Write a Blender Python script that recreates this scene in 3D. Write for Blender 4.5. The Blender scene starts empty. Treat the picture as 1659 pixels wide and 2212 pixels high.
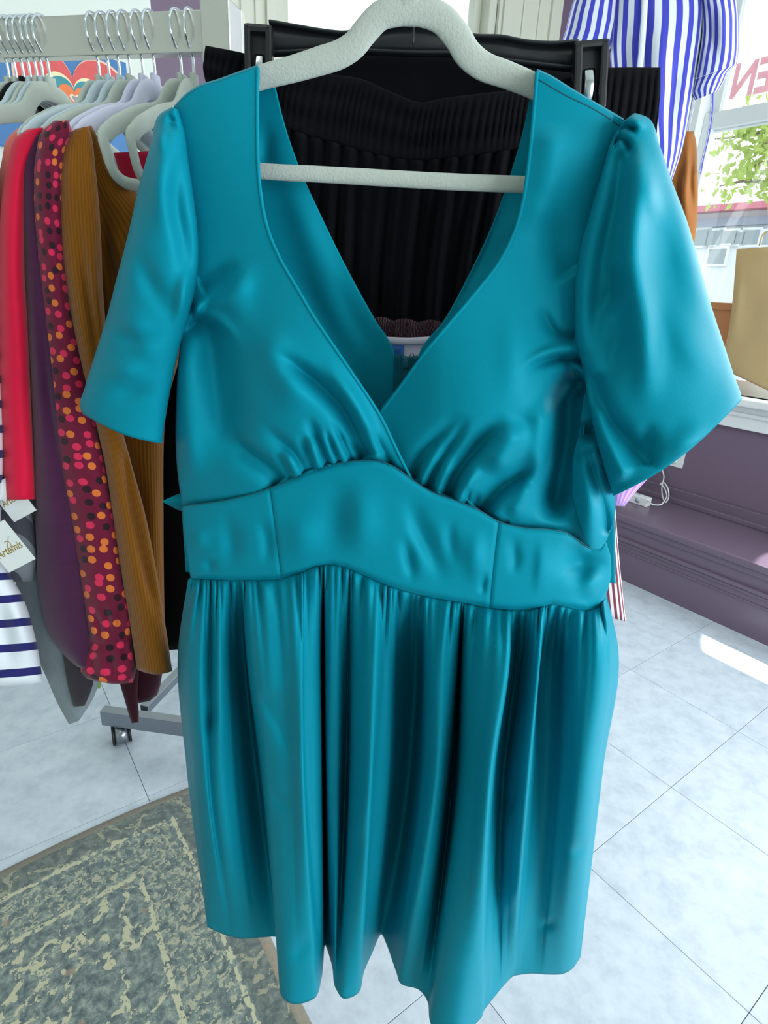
import bpy, bmesh, math, random
import numpy as np
from mathutils import Vector, Matrix
random.seed(7); rng = np.random.RandomState(7)
SC = bpy.context.scene
COL = SC.collection

# ------------------------------------------------------------------ camera
F, PITCH, ROLL, YAW, H = 1249.24, 0.368215, 0.0506854, 0.645332, 1.46
FW = np.array([0, math.cos(PITCH), -math.sin(PITCH)])
U0 = np.array([0, math.sin(PITCH), math.cos(PITCH)]); R0 = np.array([1., 0, 0])
RR = math.cos(ROLL)*R0 + math.sin(ROLL)*U0
UU = -math.sin(ROLL)*R0 + math.cos(ROLL)*U0
CAM = np.array([0, 0, H])
cam = bpy.data.cameras.new('camera'); camo = bpy.data.objects.new('camera', cam); COL.objects.link(camo)
M = Matrix(((RR[0], UU[0], -FW[0], 0), (RR[1], UU[1], -FW[1], 0), (RR[2], UU[2], -FW[2], H), (0, 0, 0, 1)))
camo.matrix_world = M
cam.sensor_fit = 'VERTICAL'; cam.sensor_height = 24.0; cam.lens = F/2212*24.0
cam.clip_start = 0.02; cam.clip_end = 200
SC.camera = camo

# ------------------------------------------------------------------ look, world
SC.view_settings.view_transform = 'Standard'; SC.view_settings.look = 'None'
SC.view_settings.gamma = 1.0; SC.view_settings.use_curve_mapping = False
SC.view_settings.exposure = 0.2
W = bpy.data.worlds.new('World'); SC.world = W; W.use_nodes = True
bg = W.node_tree.nodes['Background']; bg.inputs[0].default_value = (0.86, 0.95, 1.0, 1); bg.inputs[1].default_value = 1.7

DA = np.array([math.cos(YAW), math.sin(YAW), 0]); DB = np.array([-math.sin(YAW), math.cos(YAW), 0]); DZ = np.array([0, 0, 1.])
def rm(a, b, z): return DA*a + DB*b + DZ*z           # room coordinates: a to the right wall, b to the back wall

def area(name, loc, target, sx, sy, power, color=(1, 1, 1)):
    l = bpy.data.lights.new(name, 'AREA'); l.shape = 'RECTANGLE'; l.size = sx; l.size_y = sy; l.energy = power; l.color = color
    o = bpy.data.objects.new(name, l); COL.objects.link(o); o.location = loc
    o.rotation_euler = (Vector(target)-Vector(loc)).to_track_quat('-Z', 'Y').to_euler()
    return o
# daylight through the right and back windows; unseen shop front added for raking fill
area('daylight_right_window', rm(3.25, -0.45, 1.85), rm(0, 0.2, 1.0), 3.0, 1.7, 70, (0.88, 0.95, 1.0))
area('shop_front_fill', rm(1.35, -2.85, 1.45), rm(.3, 0.45, .9), 2.9, 1.8, 92, (0.93, 0.97, 1.0))
area('daylight_back_window', rm(1.75, 2.5, 1.95), rm(0.6, 0, 1.0), 1.4, 1.6, 16, (0.9, 0.96, 1.0))
# unseen overhead lamp added as weak fill
area('ceiling_fill', rm(-1.0, 0.1, 3.30), rm(-1.0, 0.1, 0), 1.2, 0.6, 4, (1.0, 0.97, 0.92))
# added spot lamp outside, aimed through the window to make the sun patch by the bench
def spot(name, loc, target, power, ang, blend, radius):
    l = bpy.data.lights.new(name, 'SPOT'); l.energy = power; l.spot_size = ang; l.spot_blend = blend; l.shadow_soft_size = radius
    l.color = (1.0, 0.98, 0.93)
    o = bpy.data.objects.new(name, l); COL.objects.link(o); o.location = loc
    o.rotation_euler = (Vector(target)-Vector(loc)).to_track_quat('-Z', 'Y').to_euler()
spot('sun_patch_spot', rm(4.9, -0.15, 5.75), rm(2.84, 0.56, 0), 4600, math.radians(8.2), 0.12, 0.01)

# ------------------------------------------------------------------ pixel helpers (used only to measure positions in the place)
def ray(x, y):
    x = np.asarray(x, float); y = np.asarray(y, float)
    return FW + ((x-829.5)/F)[..., None]*RR - ((y-1106)/F)[..., None]*UU
def on_plane(x, y, n, c):
    d = ray(x, y); n = np.asarray(n, float)
    t = (np.asarray(c) - CAM@n)/(d@n)
    return CAM + d*t[..., None]
def on_y(x, y, Y): return on_plane(x, y, (0, 1, 0), np.asarray(Y, float)+0*np.asarray(x, float))
def on_z(x, y, z): return on_plane(x, y, (0, 0, 1), np.asarray(z, float)+0*np.asarray(x, float))
TH = math.radians(8.0)
DN = np.array([math.sin(TH), math.cos(TH), 0]); DU = np.array([math.cos(TH), -math.sin(TH), 0])
def on_dress(x, y, v): return on_plane(x, y, DN, 0.55 - np.asarray(v, float))

# ------------------------------------------------------------------ materials
def lin(c):
    c = [x/255 for x in c]
    return tuple(x/12.92 if x <= .04045 else ((x+.055)/1.055)**2.4 for x in c) + (1,)
class NT:
    def __init__(s, name):
        s.m = bpy.data.materials.new(name); s.m.use_nodes = True; s.t = s.m.node_tree
        s.b = s.t.nodes['Principled BSDF']
    def n(s, typ, **kw):
        k = s.t.nodes.new(typ)
        for a, v in kw.items():
            if a in k.inputs.keys() if hasattr(k.inputs, 'keys') else False: k.inputs[a].default_value = v
            else: setattr(k, a, v)
        return k
    def l(s, a, b): s.t.links.new(a, b)
def setp(b, rough=.6, metal=0., spec=.5, sheen=0., alpha=None):
    b.inputs['Roughness'].default_value = rough; b.inputs['Metallic'].default_value = metal
    b.inputs['Specular IOR Level'].default_value = spec
    b.inputs['Sheen Weight'].default_value = sheen
MATS = {}
def plain(name, rgb, rough=.6, metal=0., spec=.5, sheen=0., var=.08, scale=30., bump=0., bscale=200., stretch=None, trans=0.):
    if name in MATS: return MATS[name]
    N = NT(name); setp(N.b, rough, metal, spec, sheen)
    tc = N.n('ShaderNodeTexCoord'); mp = N.n('ShaderNodeMapping'); N.l(tc.outputs['Object'], mp.inputs[0])
    if stretch: mp.inputs['Scale'].default_value = stretch
    nz = N.n('ShaderNodeTexNoise'); nz.inputs['Scale'].default_value = scale; nz.inputs['Detail'].default_value = 4
    N.l(mp.outputs[0], nz.inputs['Vector'])
    mx = N.n('ShaderNodeMix'); mx.data_type = 'RGBA'
    c = lin(rgb)
    mx.inputs[6].default_value = tuple(min(1, x*(1-var)) for x in c[:3])+(1,)
    mx.inputs[7].default_value = tuple(min(1, x*(1+var)) for x in c[:3])+(1,)
    N.l(nz.outputs[0], mx.inputs[0]); N.l(mx.outputs[2], N.b.inputs['Base Color'])
    if bump:
        n2 = N.n('ShaderNodeTexNoise'); n2.inputs['Scale'].default_value = bscale; n2.inputs['Detail'].default_value = 3
        N.l(mp.outputs[0], n2.inputs['Vector'])
        bp = N.n('ShaderNodeBump'); bp.inputs['Strength'].default_value = bump; bp.inputs['Distance'].default_value = .002
        N.l(n2.outputs[0], bp.inputs['Height']); N.l(bp.outputs[0], N.b.inputs['Normal'])
    if trans:
        tr_ = N.n('ShaderNodeBsdfTranslucent'); ms = N.n('ShaderNodeMixShader'); ms.inputs[0].default_value = trans
        N.l(mx.outputs[2], tr_.inputs[0]); N.l(N.b.outputs[0], ms.inputs[1]); N.l(tr_.outputs[0], ms.inputs[2])
        N.l(ms.outputs[0], N.t.nodes['Material Output'].inputs[0])
    MATS[name] = N.m
    return N.m

def ribbed(name, rgb, rgb2, scale, coord='UV', axis=0, rough=.85, bump=.5, sheen=.2, distort=0.):
    N = NT(name); setp(N.b, rough, 0, .2, sheen)
    tc = N.n('ShaderNodeTexCoord'); wv = N.n('ShaderNodeTexWave'); wv.bands_direction = 'XYZ'[axis] if axis < 3 else 'X'
    wv.inputs['Scale'].default_value = scale; wv.inputs['Distortion'].default_value = distort
    N.l(tc.outputs[coord], wv.inputs['Vector'])
    mx = N.n('ShaderNodeMix'); mx.data_type = 'RGBA'; mx.inputs[6].default_value = lin(rgb); mx.inputs[7].default_value = lin(rgb2)
    N.l(wv.outputs['Fac'], mx.inputs[0]); N.l(mx.outputs[2], N.b.inputs['Base Color'])
    bp = N.n('ShaderNodeBump'); bp.inputs['Strength'].default_value = bump; bp.inputs['Distance'].default_value = .002
    N.l(wv.outputs['Fac'], bp.inputs['Height']); N.l(bp.outputs[0], N.b.inputs['Normal'])
    return N.m

def striped(name, rgb, rgb2, scale, axis, duty=.5, rough=.8, distort=0., coord='UV'):
    N = NT(name); setp(N.b, rough, 0, .3, .1)
    tc = N.n('ShaderNodeTexCoord'); wv = N.n('ShaderNodeTexWave'); wv.bands_direction = 'XYZ'[axis]; wv.wave_profile = 'TRI'
    wv.inputs['Scale'].default_value = scale; wv.inputs['Distortion'].default_value = distort; wv.inputs['Detail'].default_value = 0
    N.l(tc.outputs[coord], wv.inputs['Vector'])
    gt = N.n('ShaderNodeMath'); gt.operation = 'GREATER_THAN'; gt.inputs[1].default_value = duty
    N.l(wv.outputs['Fac'], gt.inputs[0])
    mx = N.n('ShaderNodeMix'); mx.data_type = 'RGBA'; mx.inputs[6].default_value = lin(rgb); mx.inputs[7].default_value = lin(rgb2)
    N.l(gt.outputs[0], mx.inputs[0]); N.l(mx.outputs[2], N.b.inputs['Base Color'])
    return N.m

def teal():
    N = NT('teal_crepe'); setp(N.b, .5, 0, .3, .0); N.b.inputs['Specular Tint'].default_value = (.08, .75, 1, 1)
    N.b.inputs['Sheen Roughness'].default_value = .4
    N.b.inputs['Sheen Tint'].default_value = (.2, .8, .95, 1)
    tc = N.n('ShaderNodeTexCoord')
    nz = N.n('ShaderNodeTexNoise'); nz.inputs['Scale'].default_value = 9; nz.inputs['Detail'].default_value = 3
    N.l(tc.outputs['Object'], nz.inputs['Vector'])
    mx = N.n('ShaderNodeMix'); mx.data_type = 'RGBA'
    mx.inputs[6].default_value = (.0025, .225, .315, 1); mx.inputs[7].default_value = (.0035, .262, .362, 1)
    N.l(nz.outputs[0], mx.inputs[0]); N.l(mx.outputs[2], N.b.inputs['Base Color'])
    n2 = N.n('ShaderNodeTexNoise'); n2.inputs['Scale'].default_value = 900; n2.inputs['Detail'].default_value = 1
    N.l(tc.outputs['Object'], n2.inputs['Vector'])
    n3 = N.n('ShaderNodeTexNoise'); n3.inputs['Scale'].default_value = 22; n3.inputs['Detail'].default_value = 3
    N.l(tc.outputs['Object'], n3.inputs['Vector'])
    b1 = N.n('ShaderNodeBump'); b1.inputs['Strength'].default_value = .12; b1.inputs['Distance'].default_value = .0006
    N.l(n2.outputs[0], b1.inputs['Height'])
    b2 = N.n('ShaderNodeBump'); b2.inputs['Strength'].default_value = .10; b2.inputs['Distance'].default_value = .004
    N.l(n3.outputs[0], b2.inputs['Height']); N.l(b1.outputs[0], b2.inputs['Normal']); N.l(b2.outputs[0], N.b.inputs['Normal'])
    return N.m
TEAL = teal()
TEALD = plain('teal_thread', (8, 92, 108), .6, 0, .3, 0, .05, 40)
CHROME = plain('chrome', (190, 194, 198), .2, 1., .5, 0, .03, 4)
STEEL = plain('brushed_steel', (206, 206, 198), .25, .7, .5, 0, .05, 6)
DCHROME = plain('worn_chrome', (150, 154, 162), .28, 1., .5, 0, .1, 12)
WIRE = plain('hook_wire', (225, 232, 238), .15, 1., .5, 0, .02, 6)
BLACKP = plain('black_plastic', (22, 24, 27), .38, 0, .5, 0, .1, 20)
BLACKF = plain('black_gauze', (9, 9, 15), .9, 0, .12, .03, .3, 60)
BLACKC = plain('black_knit', (7, 7, 10), .9, 0, .2, .1, .2, 60)
VELSAGE = plain('velvet_sage', (176, 186, 176), .85, 0, .25, .35, .06, 60, .35, 500)
VELGREY = plain('velvet_grey', (186, 194, 186), .85, 0, .25, .35, .06, 60, .35, 500)
VELBLUE = plain('velvet_pale_blue', (182, 198, 205), .85, 0, .25, .35, .06, 60, .3, 500)
VELLILAC = plain('velvet_lilac_white', (200, 202, 222), .85, 0, .25, .35, .05, 60, .3, 500)
PURPLE = plain('mauve_wall_paint', (114, 96, 116), .55, 0, .4, 0, .05, 3, .08, 60)
PURPLED = plain('mauve_gloss_paint', (108, 92, 110), .28, 0, .5, 0, .05, 5)
CREAM = plain('cream_trim_paint', (206, 207, 192), .4, 0, .5, 0, .03, 6)
WHITEP = plain('white_paint', (228, 232, 232), .45, 0, .5, 0, .02, 5)
WALLW = plain('white_wall_paint', (222, 228, 220), .7, 0, .4, 0, .02, 4, .05, 80)
GREYP = plain('grey_sash_paint', (178, 184, 196), .5, 0, .5, 0, .02, 5)

# ------------------------------------------------------------------ mesh helpers
def mesh_obj(name, V, Fc, mat, parent=None, smooth=True, uv=None, thick=0., kind=None, label=None, sub=0):
    me = bpy.data.meshes.new(name)
    me.from_pydata([tuple(map(float, v)) for v in V], [], [tuple(int(i) for i in f) for f in Fc])
    if uv is not None:
        ul = me.uv_layers.new(name='UVMap')
        for lp in me.loops: ul.data[lp.index].uv = uv[lp.vertex_index]
    if smooth: me.shade_smooth()
    me.materials.append(mat); me.update()
    o = bpy.data.objects.new(name, me); COL.objects.link(o)
    if thick:
        s = o.modifiers.new('thickness', 'SOLIDIFY'); s.thickness = thick; s.offset = 0
    if sub:
        s = o.modifiers.new('smooth', 'SUBSURF'); s.levels = sub; s.render_levels = sub
    if parent is not None:
        o.parent = parent; o.location = -parent.location if not parent.get('local') else (0, 0, 0)
    if kind: o['kind'] = kind
    if label: o['label'] = label
    return o
def thing(name, label, cat, loc=(0, 0, 0), group=None, local=False, kind=None):
    o = bpy.data.objects.new(name, None); COL.objects.link(o); o.location = [float(x) for x in loc]
    o.empty_display_size = .05; o['label'] = label; o['category'] = cat
    if group: o['group'] = group
    if local: o['local'] = 1
    return o
def tag(o, label, cat, group=None):
    o['label'] = label; o['category'] = cat
    if group: o['group'] = group
    return o
def struct(o): o['kind'] = 'structure'; return o

def box_geo(c, ax, ay, az, sx, sy, sz, bev=0.):
    """box with centre c, axes and full sizes, chamfered; returns V, F"""
    bm = bmesh.new(); bmesh.ops.create_cube(bm, size=1)
    for v in bm.verts: v.co = Vector((v.co.x*sx, v.co.y*sy, v.co.z*sz))
    if bev: bmesh.ops.bevel(bm, geom=bm.edges[:], offset=bev, segments=2, affect='EDGES', profile=.6)
    V = [np.asarray(c)+np.asarray(ax)*v.co.x+np.asarray(ay)*v.co.y+np.asarray(az)*v.co.z for v in bm.verts]
    bm.verts.index_update(); Fc = [[v.index for v in f.verts] for f in bm.faces]; bm.free()
    return V, Fc
def join(*gs):
    V, Fc = [], []
    for v, f in gs:
        k = len(V); V += list(v); Fc += [[i+k for i in q] for q in f]
    return V, Fc
def rbox(a0, a1, b0, b1, z0, z1, bev=0.):
    return box_geo(rm((a0+a1)/2, (b0+b1)/2, (z0+z1)/2), DA, DB, DZ, a1-a0, b1-b0, z1-z0, bev)
X3 = (np.array([1., 0, 0]), np.array([0, 1., 0]), np.array([0, 0, 1.]))

def cr(P, n=None, t=None):
    """Catmull-Rom through rows of P, chord-length; n samples"""
    P = np.asarray(P, float)
    d = np.r_[0, np.cumsum(np.linalg.norm(np.diff(P, axis=0), axis=1)+1e-9)]
    if t is None: t = np.linspace(0, d[-1], n)
    else: t = np.asarray(t)*d[-1]
    return hermite(d, P, t)
def hermite(d, P, t):
    P = np.asarray(P, float); d = np.asarray(d, float)
    if P.ndim == 1: P = P[:, None]; sq = True
    else: sq = False
    m = np.zeros_like(P); dl = np.diff(P, axis=0)/np.diff(d)[:, None]
    m[0] = dl[0]; m[-1] = dl[-1]
    if len(P) > 2:
        a = dl[:-1]; b = dl[1:]
        h0 = np.diff(d)[:-1, None]; h1 = np.diff(d)[1:, None]
        hm = (h1*a+h0*b)/(h0+h1)
        lim = 3*np.minimum(abs(a), abs(b))+.25*abs(hm)
        m[1:-1] = np.clip(hm, -lim, lim)
    i = np.clip(np.searchsorted(d, t, side='right')-1, 0, len(d)-2)
    h = (d[i+1]-d[i]); s = ((t-d[i])/h)[:, None]; h = h[:, None]
    r = (2*s**3-3*s**2+1)*P[i]+(s**3-2*s**2+s)*h*m[i]+(-2*s**3+3*s**2)*P[i+1]+(s**3-s**2)*h*m[i+1]
    return r[:, 0] if sq else r
def gridF(nu, nv, closed=False):
    Fc = []
    for j in range(nv-1):
        for i in range(nu-1 if not closed else nu):
            a = j*nu+i; b = j*nu+(i+1) % nu
            Fc.append((a, a+nu, b+nu, b))
    return Fc
def coons(top, bot, left, right, nu, nv, lin_=False):
    T, B = cr(top, nu), cr(bot, nu); L, R_ = cr(left, nv), cr(right, nv)
    s = np.linspace(0, 1, nu)[None, :, None]; t = np.linspace(0, 1, nv)[:, None, None]
    S = (1-t)*T[None]+t*B[None]+(1-s)*L[:, None]+s*R_[:, None] \
        - ((1-s)*(1-t)*T[0]+s*(1-t)*T[-1]+(1-s)*t*B[0]+s*t*B[-1])
    return S                                   # (nv,nu,2)
def stroke(X, Y, pts, amp, sl, sr=None, taper=(.5, .5), smooth=True):
    """fold: ridge (amp>0) or crease (amp<0) along a line; sl/sr soft width on its left/right"""
    sr = sl if sr is None else sr
    P = cr(pts, 40) if smooth else np.asarray(pts, float)
    best = np.full(X.shape, 1e9); sgn = np.ones(X.shape); par = np.zeros(X.shape)
    for k in range(len(P)-1):
        a, b = P[k], P[k+1]; d = b-a; L2 = d@d+1e-9
        t = np.clip(((X-a[0])*d[0]+(Y-a[1])*d[1])/L2, 0, 1)
        qx = X-(a[0]+t*d[0]); qy = Y-(a[1]+t*d[1]); ds = qx*qx+qy*qy
        u = ds < best; best[u] = ds[u]; sgn[u] = np.sign(d[0]*qy-d[1]*qx)[u]; par[u] = ((k+t)/(len(P)-1))[u]
    dd = np.sqrt(best); s = np.where(sgn > 0, sl, sr)      # sgn>0: right-hand in image when heading down => left
    tp = np.clip(par/max(taper[0], 1e-6), 0, 1)*np.clip((1-par)/max(taper[1], 1e-6), 0, 1)
    tp = tp*tp*(3-2*tp)
    return amp*np.exp(-.5*(dd/s)**2)*tp
def strokes(X, Y, L):
    v = np.zeros(X.shape)
    for k in L: v = v+stroke(X, Y, *k)
    return v
def gauss(X, Y, cx, cy, sx, sy, a): return a*np.exp(-.5*((X-cx)/sx)**2-.5*((Y-cy)/sy)**2)
def uvgrid(nu, nv, su=1., sv=1.):
    return [(su*i/(nu-1), sv*(1-j/(nv-1))) for j in range(nv) for i in range(nu)]

def tube_geo(path, rad, n=10, closed=False, flat=None, up=(0, 0, 1)):
    """sweep of an ellipse: rad = half sizes (in-plane, across); path Nx3"""
    P = np.asarray(path, float); N = len(P); V = []; Fc = []
    rad = np.broadcast_to(np.asarray(rad, float), (N, 2)) if np.ndim(rad) < 2 else np.asarray(rad, float)
    prev = np.asarray(up, float)
    for i in range(N):
        t = (P[(i+1) % N]-P[i-1]) if closed else (P[min(i+1, N-1)]-P[max(i-1, 0)])
        t = t/(np.linalg.norm(t)+1e-12)
        b = np.asarray(flat, float) if flat is not None else prev
        a = np.cross(t, b); la = np.linalg.norm(a)
        if la < 1e-6: a = np.cross(t, (1, 0, 0.1)); la = np.linalg.norm(a)
        a = a/la
        b2 = np.cross(a, t); b2 /= np.linalg.norm(b2)
        prev = b2
        for k in range(n):
            th = 2*math.pi*k/n
            V.append(P[i]+a*math.cos(th)*rad[i][0]+b2*math.sin(th)*rad[i][1])
    M_ = N if closed else N-1
    for i in range(M_):
        for k in range(n):
            a0 = i*n+k; a1 = i*n+(k+1) % n; b0 = ((i+1) % N)*n+k; b1 = ((i+1) % N)*n+(k+1) % n
            Fc.append((a0, a1, b1, b0))
    if not closed:
        Fc.append(tuple(range(n-1, -1, -1))); Fc.append(tuple((N-1)*n+k for k in range(n)))
    return V, Fc

def cloth_tube(rows, Y, depth, nu=64, nv=90, folds=None, dn=None, uvs=(1, 1), waves=None, sag=0.):
    """closed hanging tube of cloth (sleeve, body): rows = [((xl,yl),(xr,yr)) ...] seen edges, Y = distance along top..bottom"""
    rows = np.asarray(rows, float)
    L = cr(rows[:, 0], nv); R_ = cr(rows[:, 1], nv)
    t = np.linspace(0, 1, nv)
    Yc = hermite(np.linspace(0, 1, len(Y)), np.asarray(Y, float), t) if np.ndim(Y) else np.full(nv, Y)
    dp = hermite(np.linspace(0, 1, len(depth)), np.asarray(depth, float), t) if np.ndim(depth) else np.full(nv, depth)
    th = np.linspace(0, 2*math.pi, nu, endpoint=False)
    c = np.cos(th); s = np.sin(th)                    # s>0 faces the camera
    k = (1-c)/2
    X = L[:, 0][:, None]*(1-k)+R_[:, 0][:, None]*k
    Yp = L[:, 1][:, None]*(1-k)+R_[:, 1][:, None]*k + sag*np.sin(math.pi*k)*(t**3)[:, None]
    v = np.sign(s)*np.abs(s)**.8*dp[:, None]
    if folds is not None: v = v+np.where(s > 0, 1, .3)*folds(X, Yp)*np.clip(np.abs(s)*1.6, 0, 1)
    if dn is None: P = on_plane(X, Yp, (0, 1, 0), Yc[:, None]-v)
    else: P = on_plane(X, Yp, dn, Yc[:, None]-v)
    uv = [(uvs[0]*i/nu, uvs[1]*(1-j/(nv-1))) for j in range(nv) for i in range(nu)]
    Fc = gridF(nu, nv, True)
    return P.reshape(-1, 3), Fc, uv

# ================================================================== THE ROOM
def floor_mat():
    N = NT('vinyl_tile'); setp(N.b, .32, 0, .45)
    tc = N.n('ShaderNodeTexCoord'); oi = N.n('ShaderNodeObjectInfo')
    add = N.n('ShaderNodeVectorMath'); add.operation = 'MULTIPLY_ADD'
    add.inputs[1].default_value = (1, 1, 1)
    cmb = N.n('ShaderNodeCombineXYZ'); m1 = N.n('ShaderNodeMath'); m1.operation = 'MULTIPLY'; m1.inputs[1].default_value = 37
    N.l(oi.outputs['Random'], m1.inputs[0]); N.l(m1.outputs[0], cmb.inputs[0]); N.l(m1.outputs[0], cmb.inputs[1])
    N.l(tc.outputs['Object'], add.inputs[0]); N.l(cmb.outputs[0], add.inputs[2])
    n1 = N.n('ShaderNodeTexNoise'); n1.inputs['Scale'].default_value = 14; n1.inputs['Detail'].default_value = 8; n1.inputs['Roughness'].default_value = .7
    N.l(add.outputs[0], n1.inputs['Vector'])
    rp = N.n('ShaderNodeValToRGB'); e = rp.color_ramp.elements
    e[0].position = .34; e[0].color = lin((176, 186, 197)); e[1].position = .66; e[1].color = lin((200, 209, 218))
    x = rp.color_ramp.elements.new(.5); x.color = lin((190, 200, 210))
    N.l(n1.outputs[0], rp.inputs[0]); N.l(rp.outputs[0], N.b.inputs['Base Color'])
    n2 = N.n('ShaderNodeTexNoise'); n2.inputs['Scale'].default_value = 60; n2.inputs['Detail'].default_value = 4
    N.l(add.outputs[0], n2.inputs['Vector'])
    mr = N.n('ShaderNodeMapRange'); mr.inputs[3].default_value = .25; mr.inputs[4].default_value = .45
    N.l(n2.outputs[0], mr.inputs[0]); N.l(mr.outputs[0], N.b.inputs['Roughness'])
    return N.m
FLOORM = floor_mat()
JOINT = plain('tile_joint', (112, 120, 130), .8)
A1, BW = 2.82, 2.62                    # bench face, back wall
V, Fc = rbox(-3.4, 3.34, -3.0, BW, -.12, -.006)
floor = struct(mesh_obj('floor', V, Fc, JOINT, smooth=False))
ta, tb = .465, .4385
V, Fc = box_geo((0, 0, 0), DA, DB, DZ, ta-.0014, tb-.0014, .006, .0008)
tile_me = None
for i in range(-12, 2):
    for j in range(-9, 4):
        a0 = 2.111+ta*i; b0 = 1.006+tb*j
        if a0 < -3.4 or b0 < -3.0 or b0+tb > BW+.25 or a0+ta > 3.3: continue
        c = rm(a0+ta/2, b0+tb/2, -.003)
        if tile_me is None:
            o = mesh_obj('floor_tile', V, Fc, FLOORM, smooth=False); tile_me = o.data; o.parent = floor
        else:
            o = bpy.data.objects.new('floor_tile', tile_me); COL.objects.link(o); o.parent = floor
        o.location = c

def wall_with_holes(name, along, across, a0, a1, z0, z1, holes, off, th, mat):
    """wall slab along axis with rectangular holes [(s0,s1,z0,z1)]"""
    gs = []; s = a0
    def bx(s0, s1, q0, q1):
        if s1-s0 > 1e-4 and q1-q0 > 1e-4:
            gs.append(box_geo(along*(s0+s1)/2+across*(off+th/2)+DZ*(q0+q1)/2, along, across, DZ, s1-s0, th, q1-q0))
    for (h0, h1, q0, q1) in sorted(holes):
        bx(s, h0, z0, z1); bx(h0, h1, z0, q0); bx(h0, h1, q1, z1); s = h1
    bx(s, a1, z0, z1)
    V, Fc = join(*gs)
    return struct(mesh_obj(name, V, Fc, mat, smooth=False))
RW = [(0.10, 1.97, .98, 3.05), (-2.2, -.25, .98, 3.05)]
wall_with_holes('wall_right', DB, DA, -3.0, BW+.2, 0, 3.4, RW, 3.34, .18, PURPLE)
wall_with_holes('wall_back', DA, DB, -3.4, 3.34, 0, 3.4, [(1.29, 2.52, 1.0, 3.05)], BW, .2, PURPLE)
V, Fc = rbox(-3.58, -3.4, -3.0, BW+.2, 0, 3.4); struct(mesh_obj('wall_left', V, Fc, WALLW, smooth=False))
wall_with_holes('wall_front', DA, DB, -3.58, 3.52, 0, 3.4, [(-.2, 2.9, .6, 2.6)], -3.18, .18, WALLW)
V, Fc = rbox(-3.58, 3.52, -3.18, BW+.2, 3.4, 3.5); struct(mesh_obj('ceiling', V, Fc, WALLW, smooth=False))
# unseen frame added around the overhead fill lamp
lt = thing('fill_lamp_frame', 'flat white rectangular frame added around the unseen ceiling fill lamp', 'light', rm(-1.0, .1, 3.36))
V, Fc = join(rbox(-1.68, -1.62, -.25, .45, 3.31, 3.4), rbox(-.38, -.32, -.25, .45, 3.31, 3.4), rbox(-1.68, -.32, -.27, -.22, 3.31, 3.4), rbox(-1.68, -.32, .42, .47, 3.31, 3.4))
mesh_obj('frame', V, Fc, WHITEP, lt, smooth=False)

# bench ledge along the right wall (built in, painted mauve)
V, Fc = join(rbox(A1+.015, 3.34, -3.0, BW, 0, .335), rbox(A1-.012, 3.34, -3.0, BW, .335, .372, .012))
bench = struct(mesh_obj('trim_1', V, Fc, PURPLED, smooth=False))
for z0, z1, d in ((.305, .335, .012), (.225, .245, .018), (.205, .222, .01), (.165, .175, .006)):
    V, Fc = rbox(A1+.015-d, A1+.02, -3.0, BW, z0, z1, .004)
    mesh_obj('moulding', V, Fc, PURPLED, bench, smooth=False)
for a0, a1, z1 in ((3.27, 3.34, .402), (3.305, 3.34, .45)):
    V, Fc = rbox(a0, a1, -3.0, BW, .372, z1, .006)
    mesh_obj('moulding', V, Fc, PURPLED, bench, smooth=False)

def glass_mat():
    m = bpy.data.materials.new('window_glass'); m.use_nodes = True; t = m.node_tree; t.nodes.clear()
    o = t.nodes.new('ShaderNodeOutputMaterial'); tr = t.nodes.new('ShaderNodeBsdfTransparent'); gl = t.nodes.new('ShaderNodeBsdfGlossy')
    gl.inputs['Roughness'].default_value = .02; tr.inputs[0].default_value = (.97, .985, .98, 1)
    mx = t.nodes.new('ShaderNodeMixShader'); mx.inputs[0].default_value = .05
    t.links.new(tr.outputs[0], mx.inputs[1]); t.links.new(gl.outputs[0], mx.inputs[2]); t.links.new(mx.outputs[0], o.inputs[0])
    return m
GLASS = glass_mat()
def window(name, s0, s1, z0, z1, mid, along, across, off, mat, sash):
    """frame with two sashes, in a wall hole; off = inner wall face"""
    def bx(sa, sb, qa, qb, d0, d1, bev=.004):
        return box_geo(along*(sa+sb)/2+across*(off+(d0+d1)/2)+DZ*(qa+qb)/2, along, across, DZ, sb-sa, d1-d0, qb-qa, bev)
    V, Fc = join(bx(s0, s0+.05, z0, z1, .0, .16), bx(s1-.05, s1, z0, z1, .0, .16), bx(s0, s1, z1-.05, z1, 0, .16), bx(s0, s1, z0, z0+.04, 0, .16))
    w = struct(mesh_obj(name, V, Fc, mat, smooth=False))
    for q0, q1, d in ((z0+.04, mid+.04, .06), (mid-.04, z1-.05, .10)):
        V, Fc = join(bx(s0+.05, s0+.10, q0, q1, d, d+.035), bx(s1-.10, s1-.05, q0, q1, d, d+.035), bx(s0+.1, s1-.1, q0, q0+.075, d, d+.035), bx(s0+.1, s1-.1, q1-.075, q1, d, d+.035))
        mesh_obj('window_sash', V, Fc, sash, w, smooth=False)
        V, Fc = bx(s0+.1, s1-.1, q0+.07, q1-.07, d+.014, d+.02, 0)
        mesh_obj('pane', V, Fc, GLASS, w, smooth=False)
    return w
w1 = window('window_1', .10, 1.97, .98, 3.05, 2.345, DB, DA, 3.34, WHITEP, WHITEP)
w2 = window('window_2', 1.29, 2.52, 1.0, 3.05, 2.9, DA, DB, BW, CREAM, CREAM)
w3 = window('window_3', -2.2, -.25, .98, 3.05, 2.345, DB, DA, 3.34, WHITEP, GREYP)
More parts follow.
